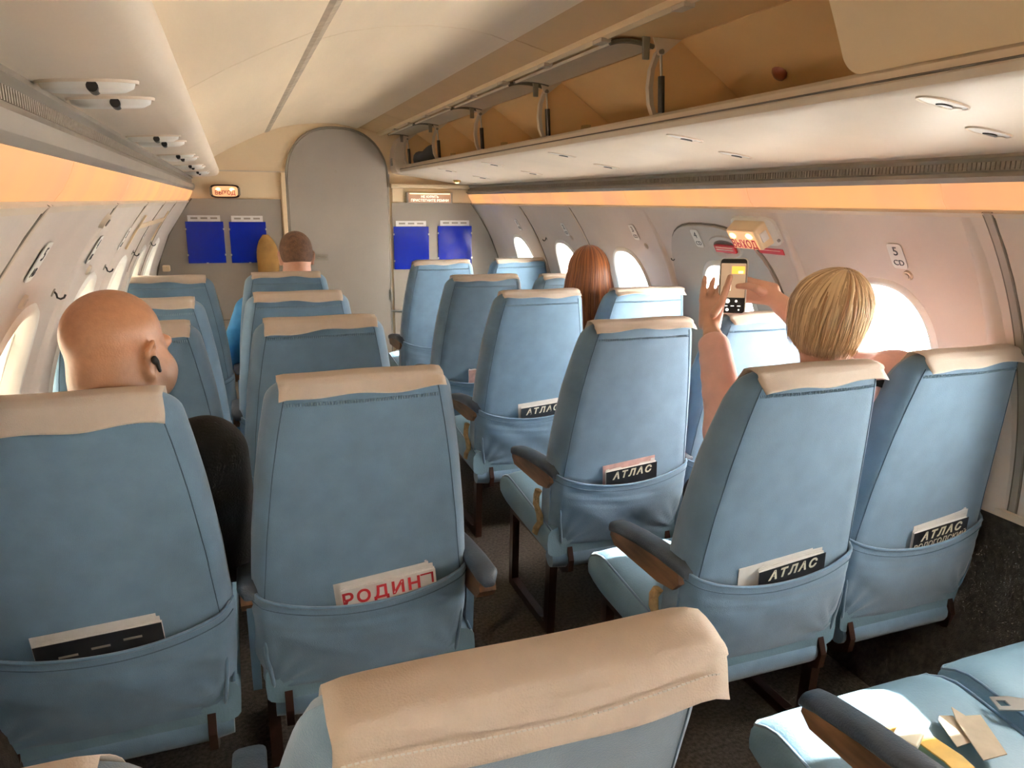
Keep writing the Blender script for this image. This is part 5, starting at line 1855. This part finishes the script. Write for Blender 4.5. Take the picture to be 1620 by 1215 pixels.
for nm, x, y, r_ in (('shutter_button', -0.012, -0.043, 0.0065), ('switch_icon', 0.012, -0.043, 0.0035), ('gallery_icon', -0.012, -0.068, 0.0045), ('mode_icon', 0.020, -0.068, 0.0025)):
    mm = emis('screen_'+nm, (0.95, 0.95, 0.9), 0.9)
    MB().disc((x, y, 0.0025), (1, 0, 0), (0, 1, 0), r_, r_, 16, 2, thick=0.0003).build(nm, mm, ph)
for k in range(3):
    scr('mode_label', -0.016+0.018*k, -0.057, 0.010, 0.003, (0.8, 0.8, 0.78), 0.8, 0.0027, 0.001)

# --- red haired woman, right window seat of the third row, leaning to the gap
hc = Vector((0.775, 3.02, 1.165))
T, R = head_frame(hc, math.radians(10), math.radians(-4), 0)
P = person_root('woman with long straight auburn hair seen from behind, third row right', (0.88, 3.06, 0.46))
s = SDF((0.45, 2.84, 0.40), (1.22, 3.75, 1.32), 0.008)
add_head(s, T, R, 0.95)
s.cone(T((0, -0.03, -0.07)), (0.80, 3.02, 0.96), 0.052, 0.056, 0.03)
s.ell((0.84, 3.06, 0.80), (0.10, 0.065, 0.16), None, 0.04)
add_arm(s, (0.66, 3.05, 0.89), (0.62, 3.15, 0.66), (0.72, 3.38, 0.60), (0.03, 0.03, 0.025))
add_arm(s, (1.00, 3.05, 0.89), (1.05, 3.15, 0.66), (0.98, 3.38, 0.60), (0.03, 0.03, 0.025))
add_hand(s, (0.72, 3.38, 0.60), (0.75, 3.45, 0.58), (0.3, 1, -0.2), (0, -0.2, -1), 1, [0.25]*4)
add_thumb(s, [(0.76, 3.42, 0.59), (0.785, 3.45, 0.585), (0.80, 3.48, 0.58)])
add_hand(s, (0.98, 3.38, 0.60), (0.95, 3.45, 0.58), (-0.3, 1, -0.2), (0, -0.2, -1), -1, [0.25]*4)
add_thumb(s, [(0.94, 3.42, 0.59), (0.915, 3.45, 0.585), (0.90, 3.48, 0.58)])
body = part_of(s.mesh('body', M['skin']), 'body', P)
eyes(T, R, body, 0.95)
for o in body.children:
    o.location = (0, 0, 0)
s = SDF((0.45, 2.80, 0.36), (1.24, 3.50, 1.06), 0.010)
torso(s, (0.88, 3.10, 0.55), (0.84, 3.06, 0.80), (0.665, 3.05, 0.89), (1.0, 3.05, 0.89), 0.92)
add_arm(s, (0.655, 3.05, 0.885), (0.615, 3.15, 0.65), (0.72, 3.36, 0.60), (0.058, 0.050, 0.038), 0.03)
add_arm(s, (1.01, 3.05, 0.885), (1.055, 3.15, 0.65), (0.98, 3.36, 0.60), (0.058, 0.050, 0.038), 0.03)
part_of(s.mesh('top', M['jacket']), 'top', P)
s = SDF((0.60, 3.00, 0.0), (1.15, 3.95, 0.66), 0.012)
legs(s, (0.88, 3.10, 0.53), (0.78, 3.50, 0.54), (0.98, 3.50, 0.54), (0.78, 3.55, 0.10), (0.98, 3.55, 0.10))
s.ell((0.88, 3.10, 0.53), (0.16, 0.12, 0.08), None, 0.03)
part_of(s.mesh('trousers', M['darkcloth']), 'trousers', P)
rnd = random.Random(9)
strands = []
for i in range(1300):
    az = rnd.uniform(0.10*PI, 1.9*PI) - 0.0
    dirv = Vector((math.sin(az), math.cos(az), 0))
    ly = rnd.uniform(-0.008, 0.006)
    a, b_, c_ = 0.088+ly, 0.104+ly, 0.112+ly
    endz = -0.30 - 0.10*rnd.random()
    if dirv.y > 0.3:
        endz = -0.20
    pts = []
    for k in range(17):
        u = k/16
        if u < 0.45:
            th = u/0.45*PI/2
            p = Vector((dirv.x*a*math.sin(th), -0.014+dirv.y*b_*math.sin(th), 0.012 + c_*math.cos(th)))
        else:
            v = (u-0.45)/0.55
            fl = 1 + 0.30*math.sin(PI*min(1, v*1.2)) - 0.22*v*v + 0.10*math.sin(i*2.3)*v
            p = Vector((dirv.x*a*fl*(1-0.12*v), -0.014+dirv.y*b_*(1-0.35*v), 0.012 + (endz-0.012)*v))
            p.x += 0.022*v*v + 0.008*math.sin(6*v+i*0.7)*v
            if i % 41 == 0:
                p.x += 0.12*v*v if dirv.x > 0 else 0
                p.z += 0.10*v*v
        pts.append(p)
    strands.append(([T(p)-P.location for p in pts], T((0, -0.014, 0.0))-P.location, rnd.uniform(0.0014, 0.0036)))
me = strand_mesh('hair', strands, M['hair_red'], 0.006)
hair = link('hair', me, P)
s = SDF(hc-Vector((0.14, 0.15, 0.36)), hc+Vector((0.14, 0.15, 0.15)), 0.008)
s.ell(T((0, -0.018, 0.018)), (0.083, 0.097, 0.104), R, 0.01)
s.cone(T((0, -0.035, -0.02)), T((0.015, -0.03, -0.24)), 0.072, 0.045, 0.03)
s.ell(T((0, 0.135, -0.06)), (0.10, 0.11, 0.14), R, 0.012, True)
M['hair_under2'] = mat('auburn_under', (0.16, 0.05, 0.016), 0.6, 0.3, 60)
part_of(s.mesh('hair_base', M['hair_under2']), 'hair_base', hair)
